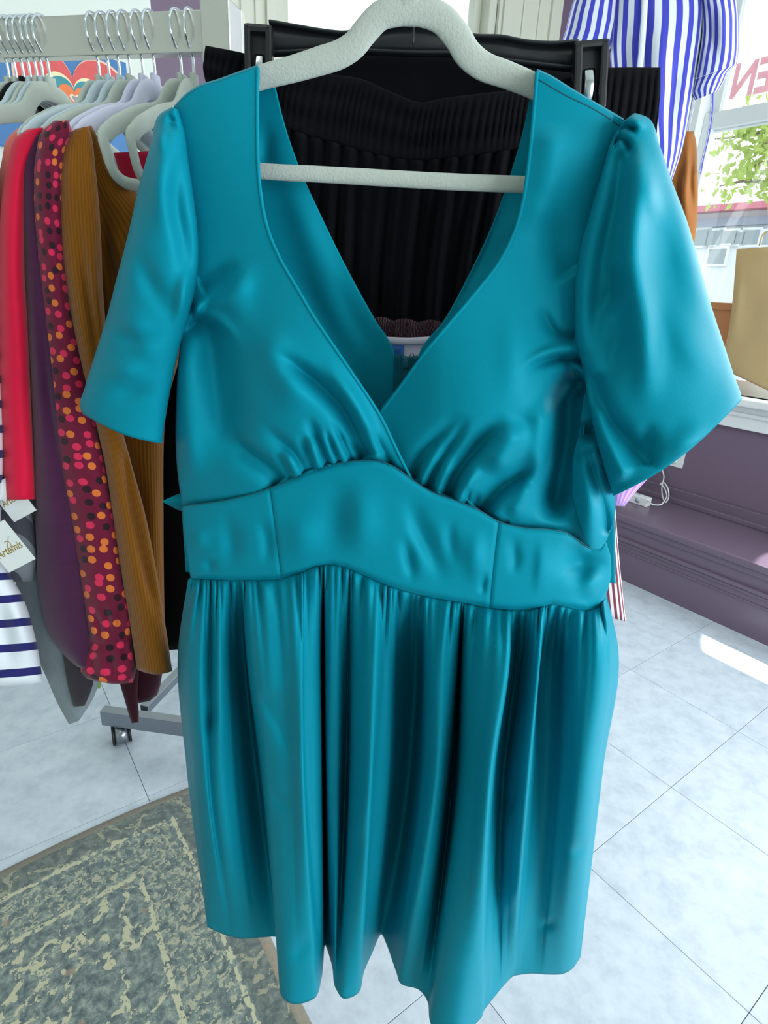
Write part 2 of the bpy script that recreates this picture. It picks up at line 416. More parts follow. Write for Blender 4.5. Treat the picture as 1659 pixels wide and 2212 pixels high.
# unseen shop front frame behind the photographer, placed and widened to light the dress
V, Fc = join(rbox(-.2, -.13, -3.14, -3.05, .6, 2.6), rbox(2.83, 2.9, -3.14, -3.05, .6, 2.6), rbox(-.2, 2.9, -3.14, -3.05, .6, .67), rbox(-.2, 2.9, -3.14, -3.05, 2.53, 2.6), rbox(1.67, 1.73, -3.14, -3.05, .6, 2.6))
w4 = struct(mesh_obj('window_4', V, Fc, WHITEP, smooth=False))
# casings and sills
k = 2
def trim(gs, mat):
    global k
    V, Fc = join(*gs); o = struct(mesh_obj('trim_%d' % k, V, Fc, mat, smooth=False)); k += 1; return o
def cas(along, across, off, s0, s1, z0, z1, mat):
    def bx(sa, sb, d): return box_geo(along*(sa+sb)/2+across*(off-d/2)+DZ*(z0+z1)/2, along, across, DZ, sb-sa, d, z1-z0, .003)
    w = (s1-s0)
    return trim([bx(s0, s1, .018), bx(s0+.05*w, s0+.2*w, .03), bx(s0+.36*w, s0+.42*w, .026), bx(s0+.62*w, s0+.68*w, .026), bx(s0+.82*w, s1, .034)], mat)
cas(DA, DB, BW, 1.06, 1.29, .9, 3.15, CREAM); cas(DA, DB, BW, 2.52, 2.97, .9, 3.15, CREAM)
cas(DB, DA, 3.34, 1.97, 2.12, .95, 3.15, WHITEP); cas(DB, DA, 3.34, -.25, .10, .95, 3.15, WHITEP)
trim([rbox(3.22, 3.40, -2.4, 2.14, .985, 1.02, .01), rbox(3.30, 3.345, -2.4, 2.12, .86, .985, .004), rbox(3.285, 3.345, -2.4, 2.13, .925, .945, .004)], WHITEP)

# white display board on the back wall at the left
V, Fc = rbox(-2.4, .80, BW-.03, BW, .2, 3.1, .004); board = struct(mesh_obj('trim_%d' % k, V, Fc, WALLW, smooth=False)); k += 1

# ------------------------------------------------------------------ rug
def rug_mat():
    N = NT('distressed_rug'); setp(N.b, .95, 0, .1, .2)
    tc = N.n('ShaderNodeTexCoord'); uv = tc.outputs['UV']
    sp = N.n('ShaderNodeSeparateXYZ'); N.l(uv, sp.inputs[0])      # uv in metres from the corner edges
    def noise(sc, det, rough=.6, dist=0.):
        n = N.n('ShaderNodeTexNoise'); n.inputs['Scale'].default_value = sc; n.inputs['Detail'].default_value = det; n.inputs['Roughness'].default_value = rough
        n.inputs['Distortion'].default_value = dist; N.l(uv, n.inputs['Vector']); return n.outputs[0]
    def math_(op, a, b):
        m = N.n('ShaderNodeMath'); m.operation = op
        for i, q in enumerate((a, b)):
            if isinstance(q, (int, float)): m.inputs[i].default_value = q
            else: N.l(q, m.inputs[i])
        return m.outputs[0]
    def mix(f, a, b):
        m = N.n('ShaderNodeMix'); m.data_type = 'RGBA'
        for i, q in ((0, f), (6, a), (7, b)):
            if isinstance(q, tuple): m.inputs[i].default_value = q
            elif isinstance(q, (int, float)): m.inputs[i].default_value = q
            else: N.l(q, m.inputs[i])
        return m.outputs[2]
    rp = N.n('ShaderNodeValToRGB'); e = rp.color_ramp.elements
    e[0].position = .36; e[0].color = lin((82, 93, 98)); e[1].position = .70; e[1].color = lin((166, 172, 160))
    for p, c in ((.46, (102, 114, 114)), (.55, (126, 138, 132))):
        x = rp.color_ramp.elements.new(p); x.color = lin(c)
    N.l(noise(48, 6, .75, .4), rp.inputs[0])
    field = rp.outputs[0]
    cream = lin((186, 184, 156)); 
    # floral / scroll figures of the field
    vo = N.n('ShaderNodeTexVoronoi'); vo.feature = 'DISTANCE_TO_EDGE'; vo.inputs['Scale'].default_value = 9
    vd = N.n('ShaderNodeVectorMath'); vd.operation = 'ADD'
    nn = N.n('ShaderNodeTexNoise'); nn.inputs['Scale'].default_value = 12; N.l(uv, nn.inputs['Vector'])
    sc = N.n('ShaderNodeVectorMath'); sc.operation = 'SCALE'; sc.inputs['Scale'].default_value = .12; N.l(nn.outputs['Color'], sc.inputs[0])
    N.l(uv, vd.inputs[0]); N.l(sc.outputs[0], vd.inputs[1]); N.l(vd.outputs[0], vo.inputs['Vector'])
    fig = math_('LESS_THAN', vo.outputs['Distance'], math_('MULTIPLY', noise(60, 3), .11))
    wear = math_('GREATER_THAN', noise(34, 5, .7), .5)
    c1 = mix(math_('MULTIPLY', fig, wear), field, cream)
    # border band: small cells
    v2 = N.n('ShaderNodeTexVoronoi'); v2.feature = 'DISTANCE_TO_EDGE'; v2.inputs['Scale'].default_value = 46; N.l(vd.outputs[0], v2.inputs['Vector'])
    cell = math_('MULTIPLY', math_('GREATER_THAN', noise(75, 3, .6, .8), .54), math_('GREATER_THAN', noise(24, 3), .42))
    cb = mix(cell, field, lin((168, 168, 146)))
    ed = math_('MINIMUM', sp.outputs[0], sp.outputs[1])
    edn = math_('ADD', ed, math_('MULTIPLY', math_('SUBTRACT', noise(40, 3), .5), .020))
    inb = math_('MULTIPLY', math_('GREATER_THAN', edn, .105), math_('LESS_THAN', edn, .215))
    c2 = mix(inb, c1, cb)
    def line(d, w):
        m = math_('LESS_THAN', math_('ABSOLUTE', math_('SUBTRACT', edn, d), 0), w)
        return math_('MULTIPLY', m, math_('GREATER_THAN', noise(60, 4), .46))
    c3 = mix(line(.095, .005), c2, cream); c3 = mix(line(.222, .0065), c3, cream)
    outer = math_('LESS_THAN', edn, .086)
    c4 = mix(math_('MULTIPLY', outer, .45), c3, lin((92, 96, 92)))
    c5 = mix(math_('LESS_THAN', ed, .026), c4, mix(noise(90, 3), lin((118, 112, 98)), lin((150, 144, 128))))
    rust = math_('MULTIPLY', math_('GREATER_THAN', noise(14, 2), .68), .5)
    c6 = mix(rust, c5, lin((160, 128, 100)))
    N.l(c6, N.b.inputs['Base Color'])
    bp = N.n('ShaderNodeBump'); bp.inputs['Strength'].default_value = .6; bp.inputs['Distance'].default_value = .004
    N.l(noise(170, 4, .8), bp.inputs['Height']); N.l(bp.outputs[0], N.b.inputs['Normal'])
    return N.m
ra, rb = .378, 1.405
nu, nv = 80, 80; V = []; UV = []
for j in range(nv):
    for i in range(nu):
        a = ra-2.2*i/(nu-1); b = rb-2.3*j/(nv-1)
        e_ = min(ra-a, rb-b)
        z = .009*min(1, e_/.02+.25)+.0012*math.sin(9*a+4*b)
        V.append(rm(a+.006*math.sin(7*b), b+.010*math.sin(6.5*a+.8)*(1-j/(nv-1)), z)); UV.append((ra-a, rb-b))
rug = mesh_obj('area_rug', V, gridF(nu, nv), rug_mat(), uv=UV, thick=.006)
tag(rug, 'distressed grey green and cream patterned rug on the floor', 'rug')

# ================================================================== THE TEAL DRESS
DC = on_dress(860, 2110, 0.0)
dress = thing('teal_dress', 'teal short sleeved wrap front dress with gathered skirt hung on grey hanger', 'dress', (0.0, .55, DC[2]))
def vbase(X, Y):
    """gentle roundness of the hanging body"""
    q = np.clip((X-852)/470, -1, 1)
    return .05*np.sqrt(np.maximum(0, 1-q*q))-.035
def panel(name, S, vfun, nu, nv, mat=TEAL, parent=dress, thick=.0016, label=None, uvs=(1, 1)):
    X, Y = S[..., 0], S[..., 1]
    v = vfun(X, Y)
    P = on_dress(X, Y, v).reshape(-1, 3)
    return mesh_obj(name, P, gridF(nu, nv), mat, parent, uv=uvgrid(nu, nv, *uvs), thick=thick, label=label)
seamL = [(395, 1093), (480, 1082), (540, 1068), (600, 1048), (660, 1022), (720, 1003), (770, 996), (810, 995), (850, 1008), (888, 1035)]
seamR = [(888, 1035), (930, 1062), (980, 1080), (1030, 1100), (1080, 1128), (1130, 1140), (1180, 1143), (1220, 1150), (1250, 1168), (1275, 1184), (1295, 1182), (1307, 1168)]
neckL = [(557, 147), (556, 200), (556, 260), (557, 340), (562, 410), (580, 500), (608, 565), (640, 620), (680, 688), (722, 750), (770, 820), (822, 900), (860, 978), (888, 1035)]
neckR = [(1160, 156), (1155, 220), (1148, 300), (1140, 370), (1131, 430), (1112, 500), (1080, 565), (1030, 630), (975, 695), (920, 760), (870, 828), (820, 893), (822, 940), (848, 990), (888, 1035)]
# --- bodice gathers
gL = [([(611, 1040), (585, 1010), (543, 980), (494, 930)], -.013, 9, 20, (.02, .4)),
      ([(629, 1034), (607, 995), (590, 970)], -.006, 6, 7, (.02, .5)),
      ([(661, 1022), (640, 985), (600, 945), (560, 915)], -.007, 8, 12, (.02, .5)),
      ([(677, 1016), (660, 960), (648, 930)], -.007, 6, 8, (.02, .5)),
      ([(711, 1005), (690, 950), (661, 895)], -.010, 7, 10, (.02, .5)),
      ([(733, 1002), (712, 950), (695, 915)], -.007, 6, 8, (.02, .5)),
      ([(760, 998), (740, 955), (715, 905)], -.008, 6, 9, (.02, .5)),
      ([(782, 996), (768, 965), (755, 940)], -.006, 5, 7, (.02, .5)),
      ([(800, 994), (770, 935), (735, 875), (690, 830), (640, 792), (580, 750)], -.014, 11, 16, (.04, .35)),
      ([(818, 994), (780, 900), (730, 820), (690, 770)], .007, 12, 12, (.05, .4)),
      ([(845, 1005), (820, 960), (800, 920)], -.005, 6, 8, (.02, .5)),
      ([(690, 1010), (676, 965), (668, 930)], .006, 6, 6, (.02, .5)),
      ([(722, 1002), (704, 958), (690, 920)], .006, 6, 6, (.02, .5)),
      ([(748, 999), (728, 955), (712, 920)], .006, 6, 6, (.02, .5)),
      ([(645, 1026), (628, 992), (610, 965)], .006, 6, 7, (.02, .5)),
      # under arm fold and side shadow
      ([(414, 668), (450, 660), (490, 645), (540, 585), (560, 555)], .006, 18, 12, (.1, .6)),
      ([(414, 676), (452, 712), (470, 790), (482, 880), (492, 950), (520, 1010)], -.017, 24, 26, (.06, .35)),
      ([(430, 620), (470, 600), (520, 560)], -.007, 12, 14, (.1, .5)),
      ([(418, 672), (470, 690), (500, 720), (520, 760)], .008, 9, 10, (.05, .6)),
      ([(560, 700), (600, 780), (640, 850), (660, 900)], .006, 26, 26, (.3, .4)),
      ([(500, 560), (520, 640), (500, 720)], .003, 20, 20, (.4, .4)),
      ([(405, 700), (400, 800), (405, 930), (420, 1060)], .010, 22, 20, (.3, .3))]
gR = [([(894, 1036), (913, 990), (962, 930), (1000, 890)], -.009, 8, 12, (.02, .5)),
      ([(923, 1056), (943, 1008), (990, 940), (1010, 890)], -.010, 8, 10, (.02, .5)),
      ([(945, 1066), (965, 1020), (990, 985)], .007, 7, 7, (.02, .5)),
      ([(908, 1046), (930, 1005), (965, 960)], .007, 7, 8, (.02, .5)),
      ([(967, 1074), (985, 1030), (1030, 970), (1075, 925), (1105, 905)], -.014, 10, 16, (.02, .45)),
      ([(990, 1084), (1010, 1045), (1040, 1010)], .007, 7, 7, (.02, .5)),
      ([(1005, 1090), (1010, 1070), (1018, 1050)], -.006, 5, 6, (.02, .5)),
      ([(1022, 1097), (1030, 1075), (1040, 1060)], -.006, 5, 6, (.02, .5)),
      ([(1036, 1105), (1084, 1052), (1135, 1015), (1168, 985)], -.015, 12, 18, (.02, .4)),
      ([(1060, 1030), (1100, 960), (1130, 900)], .010, 22, 22, (.3, .4)),
      ([(1100, 620), (1112, 760), (1112, 920)], .004, 26, 26),
      ([(1268, 778), (1215, 772), (1165, 782), (1130, 800)], -.009, 8, 9, (.03, .5)),
      ([(1262, 752), (1210, 755), (1160, 772), (1120, 800)], .008, 8, 8, (.03, .5)),
      ([(1246, 730), (1205, 722), (1180, 690), (1165, 650)], -.006, 9, 10, (.05, .5)),
      ([(1270, 812), (1232, 850), (1222, 930), (1205, 1040), (1190, 1135)], -.032, 22, 26, (.06, .2)),
      ([(1180, 850), (1175, 950), (1160, 1050)], .010, 24, 20, (.3, .3)),
      ([(1240, 600), (1215, 560), (1195, 480), (1185, 380)], -.006, 26, 26, (.1, .6)),
      ([(1150, 1040), (1120, 1090), (1100, 1120)], .005, 12, 12, (.3, .3)),
      ([(1200, 260), (1180, 400), (1150, 520)], .005, 26, 26, (.2, .3))]
def vL(X, Y):
    v = vbase(X, Y)*np.clip((Y-150)/350, .0, 1) + gauss(X, Y, 640, 850, 120, 150, .030)+gauss(X, Y, 480, 330, 110, 160, .008)
    v += 1.5*strokes(X, Y, gL)
    v += .006*np.exp(-((Y-1060)/60)**2)*0
    d = np.hypot(0, Y-np.interp(X, [p[0] for p in seamL], [p[1] for p in seamL]))
    v -= .007*np.exp(-(d/8.)**2)*np.where((X > 590) & (X < 880), 1, .35) + .004*np.exp(-(d/35)**2)
    v += .006                               # lies over the other wrap panel
    return v
def vR(X, Y):
    v = vbase(X, Y)*np.clip((Y-150)/350, .0, 1) + gauss(X, Y, 1060, 870, 120, 150, .030)+gauss(X, Y, 1230, 330, 110, 160, .008)
    v += 1.5*strokes(X, Y, gR)
    d = np.hypot(0, Y-np.interp(X, [p[0] for p in seamR], [p[1] for p in seamR]))
    v -= .007*np.exp(-(d/8.)**2)*np.where((X > 890) & (X < 1100), 1, .35) + .004*np.exp(-(d/35)**2)
    # slips under the left panel towards the crossing
    q_ = np.clip((960-X)/130, 0, 1); v -= q_*q_*(3-2*q_)*.012
    return v
topL = [(377, 235), (400, 211), (430, 191), (470, 178), (520, 160), (557, 147)]
sideL = [(377, 235), (395, 285), (404, 335), (413, 390), (425, 460), (429, 540), (424, 610), (412, 662), (400, 700), (389, 760), (383, 850), (381, 950), (386, 1030), (395, 1093)]
nu, nv = 150, 240
panel('front_wrap_panel', coons(topL, seamL, sideL, neckL, nu, nv), vL, nu, nv)
topR = [(1160, 156), (1190, 170), (1225, 192), (1265, 216), (1300, 236), (1346, 263)]
sideR = [(1346, 263), (1325, 303), (1302, 370), (1277, 460), (1253, 550), (1243, 620), (1241, 690), (1250, 745), (1266, 790), (1268, 850), (1262, 930), (1254, 1000), (1250, 1060), (1256, 1120), (1278, 1183)]
seamR2 = seamR[:-2]
panel('front_wrap_panel', coons(topR, seamR2[:-1]+[(1278, 1183)], neckR, sideR, nu, nv), vR, nu, nv)
# cloth over the hanger arms joins front and back
for tp, vf in ((topL, vL), (topR, vR)):
    p = cr(tp, 50); n = 9
    S = np.zeros((n, 50, 3))
    vf0 = vf(p[:, 0], p[:, 1]); vb0 = -.028
    for q in range(n):
        w_ = q/(n-1); S[q] = on_dress(p[:, 0], p[:, 1]-5*math.sin(math.pi*w_), vf0*(1-w_)+vb0*w_)
    mesh_obj('shoulder', S.reshape(-1, 3), gridF(50, n), TEAL, dress, thick=.0014)
# neckline rolled edges
for nk, vf in ((neckL, vL), (neckR[:12], vR)):
    p = cr(nk, 90); P = on_dress(p[:, 0], p[:, 1], vf(p[:, 0], p[:, 1])+.0006)
    V, Fc = tube_geo(P, (.0016, .0016), 8); mesh_obj('neckline_edge', V, Fc, TEAL, dress)
# shoulder seams lying just in front of the shoulder line
for sm, vf in (([(1163, 172), (1225, 208), (1275, 232), (1340, 272)], vR),):
    p = cr(sm, 40); P = on_dress(p[:, 0], p[:, 1], vf(p[:, 0], p[:, 1])+.0005)
    V, Fc = tube_geo(P, (.0007, .0007), 6); mesh_obj('shoulder_seam', V, Fc, TEALD, dress)

# --- midriff band, three sewn panels
def splitc(C, x):
    C = cr(C, 300); i = int(np.argmin(abs(C[:, 0]-x))); return C[:i+1:], C[i:]
seamT = seamL+seamR[1:]
waist = [(413, 1250), (470, 1252), (530, 1253), (600, 1251), (640, 1240), (680, 1224), (715, 1219), (745, 1225), (780, 1240), (820, 1258), (870, 1275), (930, 1290), (1000, 1302), (1060, 1314), (1110, 1318), (1155, 1315), (1190, 1305), (1230, 1313), (1265, 1318), (1292, 1311), (1308, 1288)]
bs = [([(480, 1100), (500, 1160), (495, 1240)], -.005, 14, 14), ([(560, 1110), (578, 1170), (574, 1230)], -.005, 9, 12),
      ([(745, 1020), (730, 1120), (715, 1215)], -.007, 26, 26), ([(790, 1020), (775, 1120), (800, 1220)], .006, 26, 26),
      ([(880, 1060), (905, 1140), (935, 1200), (965, 1270)], -.008, 13, 16), ([(868, 1150), (885, 1210), (893, 1265)], -.006, 9, 9),
      ([(970, 1110), (975, 1180), (985, 1230)], -.004, 10, 10), ([(1030, 1130), (1026, 1200), (1040, 1280)], .005, 16, 16), ([(1048, 1230), (1040, 1290)], -.004, 6, 6),
      ([(1105, 1150), (1112, 1200), (1108, 1250)], -.004, 9, 9), ([(1172, 1150), (1168, 1230), (1160, 1300)], .003, 9, 16),
      ([(1200, 1180), (1250, 1215), (1262, 1270)], -.014, 24, 22), ([(1290, 1210), (1278, 1260), (1262, 1300)], .008, 16, 16), ([(425, 1130), (432, 1200)], .004, 14, 14),
      ([(640, 1090), (650, 1160), (640, 1230)], .004, 24, 24), ([(450, 1200), (460, 1245)], -.003, 8, 8)]
s1 = [(583, 1055), (596, 1150), (608, 1250)]; s2 = [(1077, 1127), (1066, 1220), (1057, 1313)]
def vB(X, Y):
    v = vbase(X, Y)+.012+1.3*strokes(X, Y, bs)
    v += gauss(X, Y, 1290, 1240, 30, 60, -.01)
    for s in (s1, s2): v += stroke(X, Y, s, -.0022, 3.0, 3.0, (.01, .01))
    dt = Y-np.interp(X, [p[0] for p in seamT], [p[1] for p in seamT]); v -= .003*np.exp(-(dt/6)**2)
    db = np.interp(X, [p[0] for p in waist], [p[1] for p in waist])-Y; v -= .006*np.exp(-(db/7)**2)
    return v
t1, trest = splitc(seamT, 583); t2, t3 = splitc(trest, 1077)
b1, brest = splitc(waist, 608); b2, b3 = splitc(brest, 1057)
bl = [(395, 1093), (398, 1150), (405, 1200), (413, 1250)]; brr = [(1307, 1168), (1317, 1200), (1318, 1245), (1308, 1288)]
for T, B, L_, R_, nu, nv in ((t1, b1, bl, s1, 70, 60), (t2, b2, s1, s2, 150, 70), (t3, b3, s2, brr, 80, 60)):
    panel('midriff_panel', coons(T, B, L_, R_, nu, nv), vB, nu, nv)
# piping line of the under bust seam and the waist seam
for c, q in ((seamT, .0035), (waist, .002)):
    p = cr(c, 200); P = on_dress(p[:, 0], p[:, 1], vB(p[:, 0], p[:, 1])+q-.003)
    V, Fc = tube_geo(P, (.0009, .0009), 6); mesh_obj('seam', V, Fc, TEALD, dress)

# --- side billow under the right sleeve
nu, nv = 60, 80
S = coons([(1262, 850), (1285, 850), (1300, 860)], [(1276, 1186), (1292, 1186), (1309, 1166)],
          [(1262, 850), (1250, 940), (1238, 1000), (1238, 1060), (1250, 1120), (1276, 1186)],
          [(1300, 860), (1315, 960), (1324, 1030), (1328, 1080), (1324, 1130), (1309, 1166)], nu, nv)
def vS(X, Y):
    return -.018+gauss(X, Y, 1275, 1080, 26, 90, .035)+strokes(X, Y, [([(1268, 960), (1285, 1040), (1305, 1110), (1310, 1160)], -.012, 8, 8, (.1, .1)), ([(1245, 990), (1275, 985), (1300, 960)], .012, 10, 10), ([(1270, 900), (1285, 960)], -.02, 18, 18)])
panel('side_panel', S, vS, nu, nv)

# --- back bodice with V back
nu, nv = 80, 120
backL = coons([(384, 232), (430, 198), (500, 176), (592, 178)], [(402, 1235), (600, 1240), (740, 1240), (862, 1240)],
              [(384, 232), (400, 330), (426, 500), (424, 620), (408, 700), (392, 850), (392, 1050), (402, 1235)],
              [(592, 178), (615, 270), (650, 370), (700, 480), (755, 590), (810, 690), (850, 757), (856, 800), (858, 1000), (862, 1240)], nu, nv)
backR = coons([(1150, 186), (1220, 205), (1290, 245), (1338, 275)], [(898, 1240), (1050, 1240), (1200, 1240), (1330, 1260)],
              [(1150, 186), (1128, 290), (1098, 390), (1058, 500), (1010, 600), (960, 690), (905, 765), (900, 810), (898, 1000), (898, 1240)],
              [(1338, 275), (1300, 380), (1256, 550), (1246, 680), (1262, 790), (1290, 950), (1322, 1075), (1330, 1260)], nu, nv)
bk = [([(600, 250), (640, 420), (720, 620), (790, 740)], .008, 24, 24), ([(700, 560), (770, 700), (830, 800)], -.004, 16, 16), ([(600, 520), (700, 700), (800, 850)], -.008, 22, 22),
      ([(1120, 330), (1060, 520), (960, 720)], -.010, 14, 20), ([(1150, 400), (1080, 560), (1000, 690)], .006, 14, 20), ([(570, 240), (575, 330), (560, 420)], -.006, 14, 14)]
def vK(X, Y): return -.046+.020*np.exp(-((Y-160)/70)**2)+strokes(X, Y, bk)
for S in (backL, backR): panel('back_panel', S, vK, nu, nv)
# zip placket, slider and hook and eye at the back V
S = coons([(852, 765), (868, 768), (888, 770), (903, 768)], [(846, 1000), (862, 1002), (884, 1002), (900, 1000)], [(852, 765), (850, 850), (846, 1000)], [(903, 768), (897, 860), (900, 1000)], 24, 30)
zp = panel('zip_placket', S, lambda X, Y: -.041+.003*np.cos((X-876)/9.), 24, 30, TEALD)
def dress_box(x0, y0, x1, y1, v, th, mat, name, parent):
    c = on_dress((x0+x1)/2, (y0+y1)/2, v); a = on_dress(x0, (y0+y1)/2, v); b = on_dress(x1, (y0+y1)/2, v)
    t = on_dress((x0+x1)/2, y0, v); q = on_dress((x0+x1)/2, y1, v)
    V, Fc = box_geo(c, DU, DN, DZ, np.linalg.norm(b-a), th, np.linalg.norm(t-q), .0006)
    return mesh_obj(name, V, Fc, mat, parent)
dress_box(869, 778, 882, 795, -.036, .002, TEALD, 'zip_slider', dress)
for x in (861, 888):
    p = np.array([(x, 764), (x-3, 770), (x+2, 776), (x+6, 770), (x+4, 763)]); P = on_dress(p[:, 0], p[:, 1], -.036)
    V, Fc = tube_geo(P, (.0005, .0005), 6); mesh_obj('hook_and_eye', V, Fc, TEALD, dress)
# tie end poking out at the left waist
S = coons([(352, 1082), (370, 1074), (385, 1068), (400, 1066)], [(353, 1084), (372, 1094), (386, 1101), (402, 1104)], [(352, 1082), (353, 1084)], [(400, 1066), (402, 1104)], 20, 12)
panel('waist_tie', S, lambda X, Y: -.048+.004*np.sin((Y-1070)/8), 20, 12)

# --- sleeves
fl = [([(372, 250), (350, 330), (345, 420), (365, 520)], .006, 16, 18), ([(395, 300), (380, 420), (400, 560), (395, 660)], -.007, 14, 14),
      ([(290, 520), (330, 620), (390, 700)], -.005, 14, 16), ([(255, 640), (300, 720), (350, 800)], .004, 18, 22), ([(230, 720), (300, 735), (360, 720)], -.004, 10, 14),
      ([(210, 800), (280, 800), (330, 790)], .004, 14, 14), ([(225, 860), (290, 850), (345, 835)], -.0035, 10, 14), ([(405, 560), (395, 640), (380, 720)], .008, 10, 10),
      ([(360, 244), (372, 258), (388, 262)], -.005, 4, 4), ([(352, 258), (372, 274), (395, 280)], -.004, 4, 4), ([(350, 262), (345, 300), (350, 340)], .004, 8, 8)]
rowsL = [((372, 233), (383, 236)), ((347, 248), (397, 282)), ((328, 310), (405, 340)), ((303, 400), (415, 410)), ((280, 500), (425, 490)), ((254, 600), (427, 570)), ((228, 700), (414, 655)), ((203, 778), (390, 735)), ((184, 840), (369, 830)), ((174, 880), (356, 905)), ((180, 894), (349, 958))]
def sleeve(rows, folds, v0, dep, sag, hemoff, hrow):
    nu, nv = 120, 110
    rows = np.asarray(rows, float)
    Yp = [.55-v for v in v0]
    V, Fc, uv = cloth_tube(rows, Yp, dep, nu, nv, lambda X, Y: 1.5*strokes(X, Y, folds), DN, sag=sag)
    o = mesh_obj('sleeve', V, Fc, TEAL, dress, uv=uv, thick=.0014)
    # stitched hem line
    Pn = np.asarray(V).reshape(nv, nu, 3); j = hrow; ring = Pn[j]+np.r_[0, 0, 0]
    ctr = ring.mean(0); ring = ctr+(ring-ctr)*1.006
    V2, F2 = tube_geo(ring, (.0004, .0004), 5, closed=True); mesh_obj('hem_stitch', V2, F2, TEALD, o if False else dress)
    return o
sleeve(rowsL, fl, [.0, -.005, -.008, -.01, -.012], [.014, .034, .036, .034, .030], 11, 0, 104)
fr = [([(1352, 300), (1335, 420), (1305, 560), (1290, 700), (1292, 800)], -.012, 16, 20, (.1, .3)), ([(1375, 300), (1372, 420), (1368, 560), (1390, 700), (1396, 800), (1392, 900)], .011, 20, 20, (.1, .3)),
      ([(1335, 560), (1320, 640), (1300, 700)], -.010, 12, 16), ([(1340, 620), (1330, 740), (1300, 860)], -.007, 16, 16), ([(1420, 420), (1440, 560), (1470, 700)], -.006, 24, 24), ([(1395, 330), (1405, 420), (1415, 500)], .006, 14, 14),
      ([(1275, 800), (1310, 900), (1365, 960), (1390, 1010)], -.012, 16, 14, (.1, .2)), ([(1285, 860), (1310, 960), (1350, 1040)], .010, 18, 14, (.2, .1)), ([(1400, 940), (1470, 960), (1530, 900)], .006, 20, 20),
      ([(1392, 900), (1400, 960), (1398, 1008)], -.008, 14, 12, (.6, .05)), ([(1440, 640), (1500, 760), (1560, 830)], .004, 26, 26),
      ([(1335, 285), (1350, 276), (1378, 280)], -.007, 5, 5, (.1, .2)), ([(1325, 315), (1340, 300), (1356, 312), (1362, 345)], -.008, 5, 6, (.05, .4)), ([(1345, 270), (1372, 262), (1400, 280)], .005, 8, 8)]
rowsR = [((1349, 262), (1370, 246)), ((1325, 300), (1398, 256)), ((1303, 370), (1424, 318)), ((1278, 455), (1450, 393)), ((1254, 545), (1482, 478)), ((1243, 635), (1508, 568)), ((1243, 725), (1535, 663)), ((1262, 800), (1563, 748)), ((1274, 880), (1585, 815)), ((1296, 970), (1600, 858)), ((1326, 1071), (1601, 864))]
sleeve(rowsR, fr, [.0, .0, .0, .004, .008], [.014, .036, .042, .044, .042], 24, 0, 105)

# --- gathered skirt
cols = np.array([
 (408, 386, 403, 449, 2001, -.07, -.07), (425, 400, 418, 458, 2006, -.02, -.02), (440, 432, 440, 485, 2018, .0, .0), (458, 455, 453, 500, 2022, -.016, -.008),
 (475, 475, 478, 520, 2027, .006, .0), (500, 500, 520, 565, 2024, -.03, -.035), (520, 528, 555, 600, 2025, -.05, -.06), (530, 536, 568, 604, 2122, -.0, .0),
 (555, 565, 590, 611, 2153, .02, .015), (600, 610, 625, 638, 2168, .022, .022), (645, 648, 652, 680, 2154, .032, .035), (658, 657, 660, 693, 2115, .02, .02),
 (690, 688, 690, 697, 2085, 0, 0), (700, 699, 700, 702, 2040, -.07, -.09), (706, 706, 708, 718, 2085, .0, -.01), (735, 730, 728, 722, 2120, .005, -.01),
 (755, 752, 748, 728, 2138, -.022, -.042), (775, 770, 766, 744, 2156, .005, .0), (815, 810, 800, 775, 2142, .03, .03), (835, 828, 812, 785, 2100, .0, .0),
 (850, 845, 840, 803, 2058, -.01, -.02), (880, 878, 865, 822, 2018, -.05, -.06), (905, 905, 890, 836, 2040, -.06, -.075), (925, 925, 918, 857, 2100, .0, -.01),
 (965, 955, 945, 868, 2125, .02, .02), (990, 985, 965, 905, 2137, .0, -.01), (1000, 995, 980, 925, 2165, -.06, -.065), (1010, 1005, 998, 934, 2215, .0, .0),
 (1050, 1045, 1030, 985, 2242, .03, .03), (1095, 1095, 1062, 1034, 2203, .04, .05), (1103, 1103, 1072, 1046, 2180, .0, .0), (1125, 1120, 1090, 1070, 2149, -.03, -.03),
 (1150, 1145, 1115, 1090, 2125, .0, .0), (1170, 1165, 1143, 1105, 2110, .03, .035), (1185, 1172, 1152, 1120, 2105, -.03, -.02), (1210, 1200, 1185, 1150, 2102, -.035, -.035),
 (1240, 1235, 1225, 1180, 2104, -.005, -.01), (1275, 1275, 1255, 1208, 2104, .015, .012), (1298, 1310, 1285, 1235, 2092, .005, .0), (1310, 1334, 1303, 1253, 2066, -.07, -.06)], float)
NC = len(cols); SUBD = 10; nfr = (NC-1)*SUBD+1; nr = 170
ci = np.linspace(0, NC-1, nfr)
CI = hermite(np.arange(NC), cols, ci)
Zhem = float(on_dress(860, 2110, 0.0)[2])
hp = on_z(CI[:, 3], CI[:, 4], Zhem); vh = .55-hp@DN
vh = np.clip(vh, -.10, .085)
wl = cr(waist, 400); wl = wl[np.argsort(wl[:, 0])]
ys = np.interp(CI[:, 0], wl[:, 0], wl[:, 1]); 
v0 = vB(CI[:, 0], ys)-.002
gath = (np.sin(ci*6.1)+.7*np.sin(ci*9.7+1)+.5*np.sin(ci*14.3+2))/2.2
tt = np.linspace(0, 1, nr)**1.25
Pf = np.zeros((nr, nfr, 3))
xs = np.zeros((nr, nfr)); yy = np.zeros((nr, nfr)); vv = np.zeros((nr, nfr))
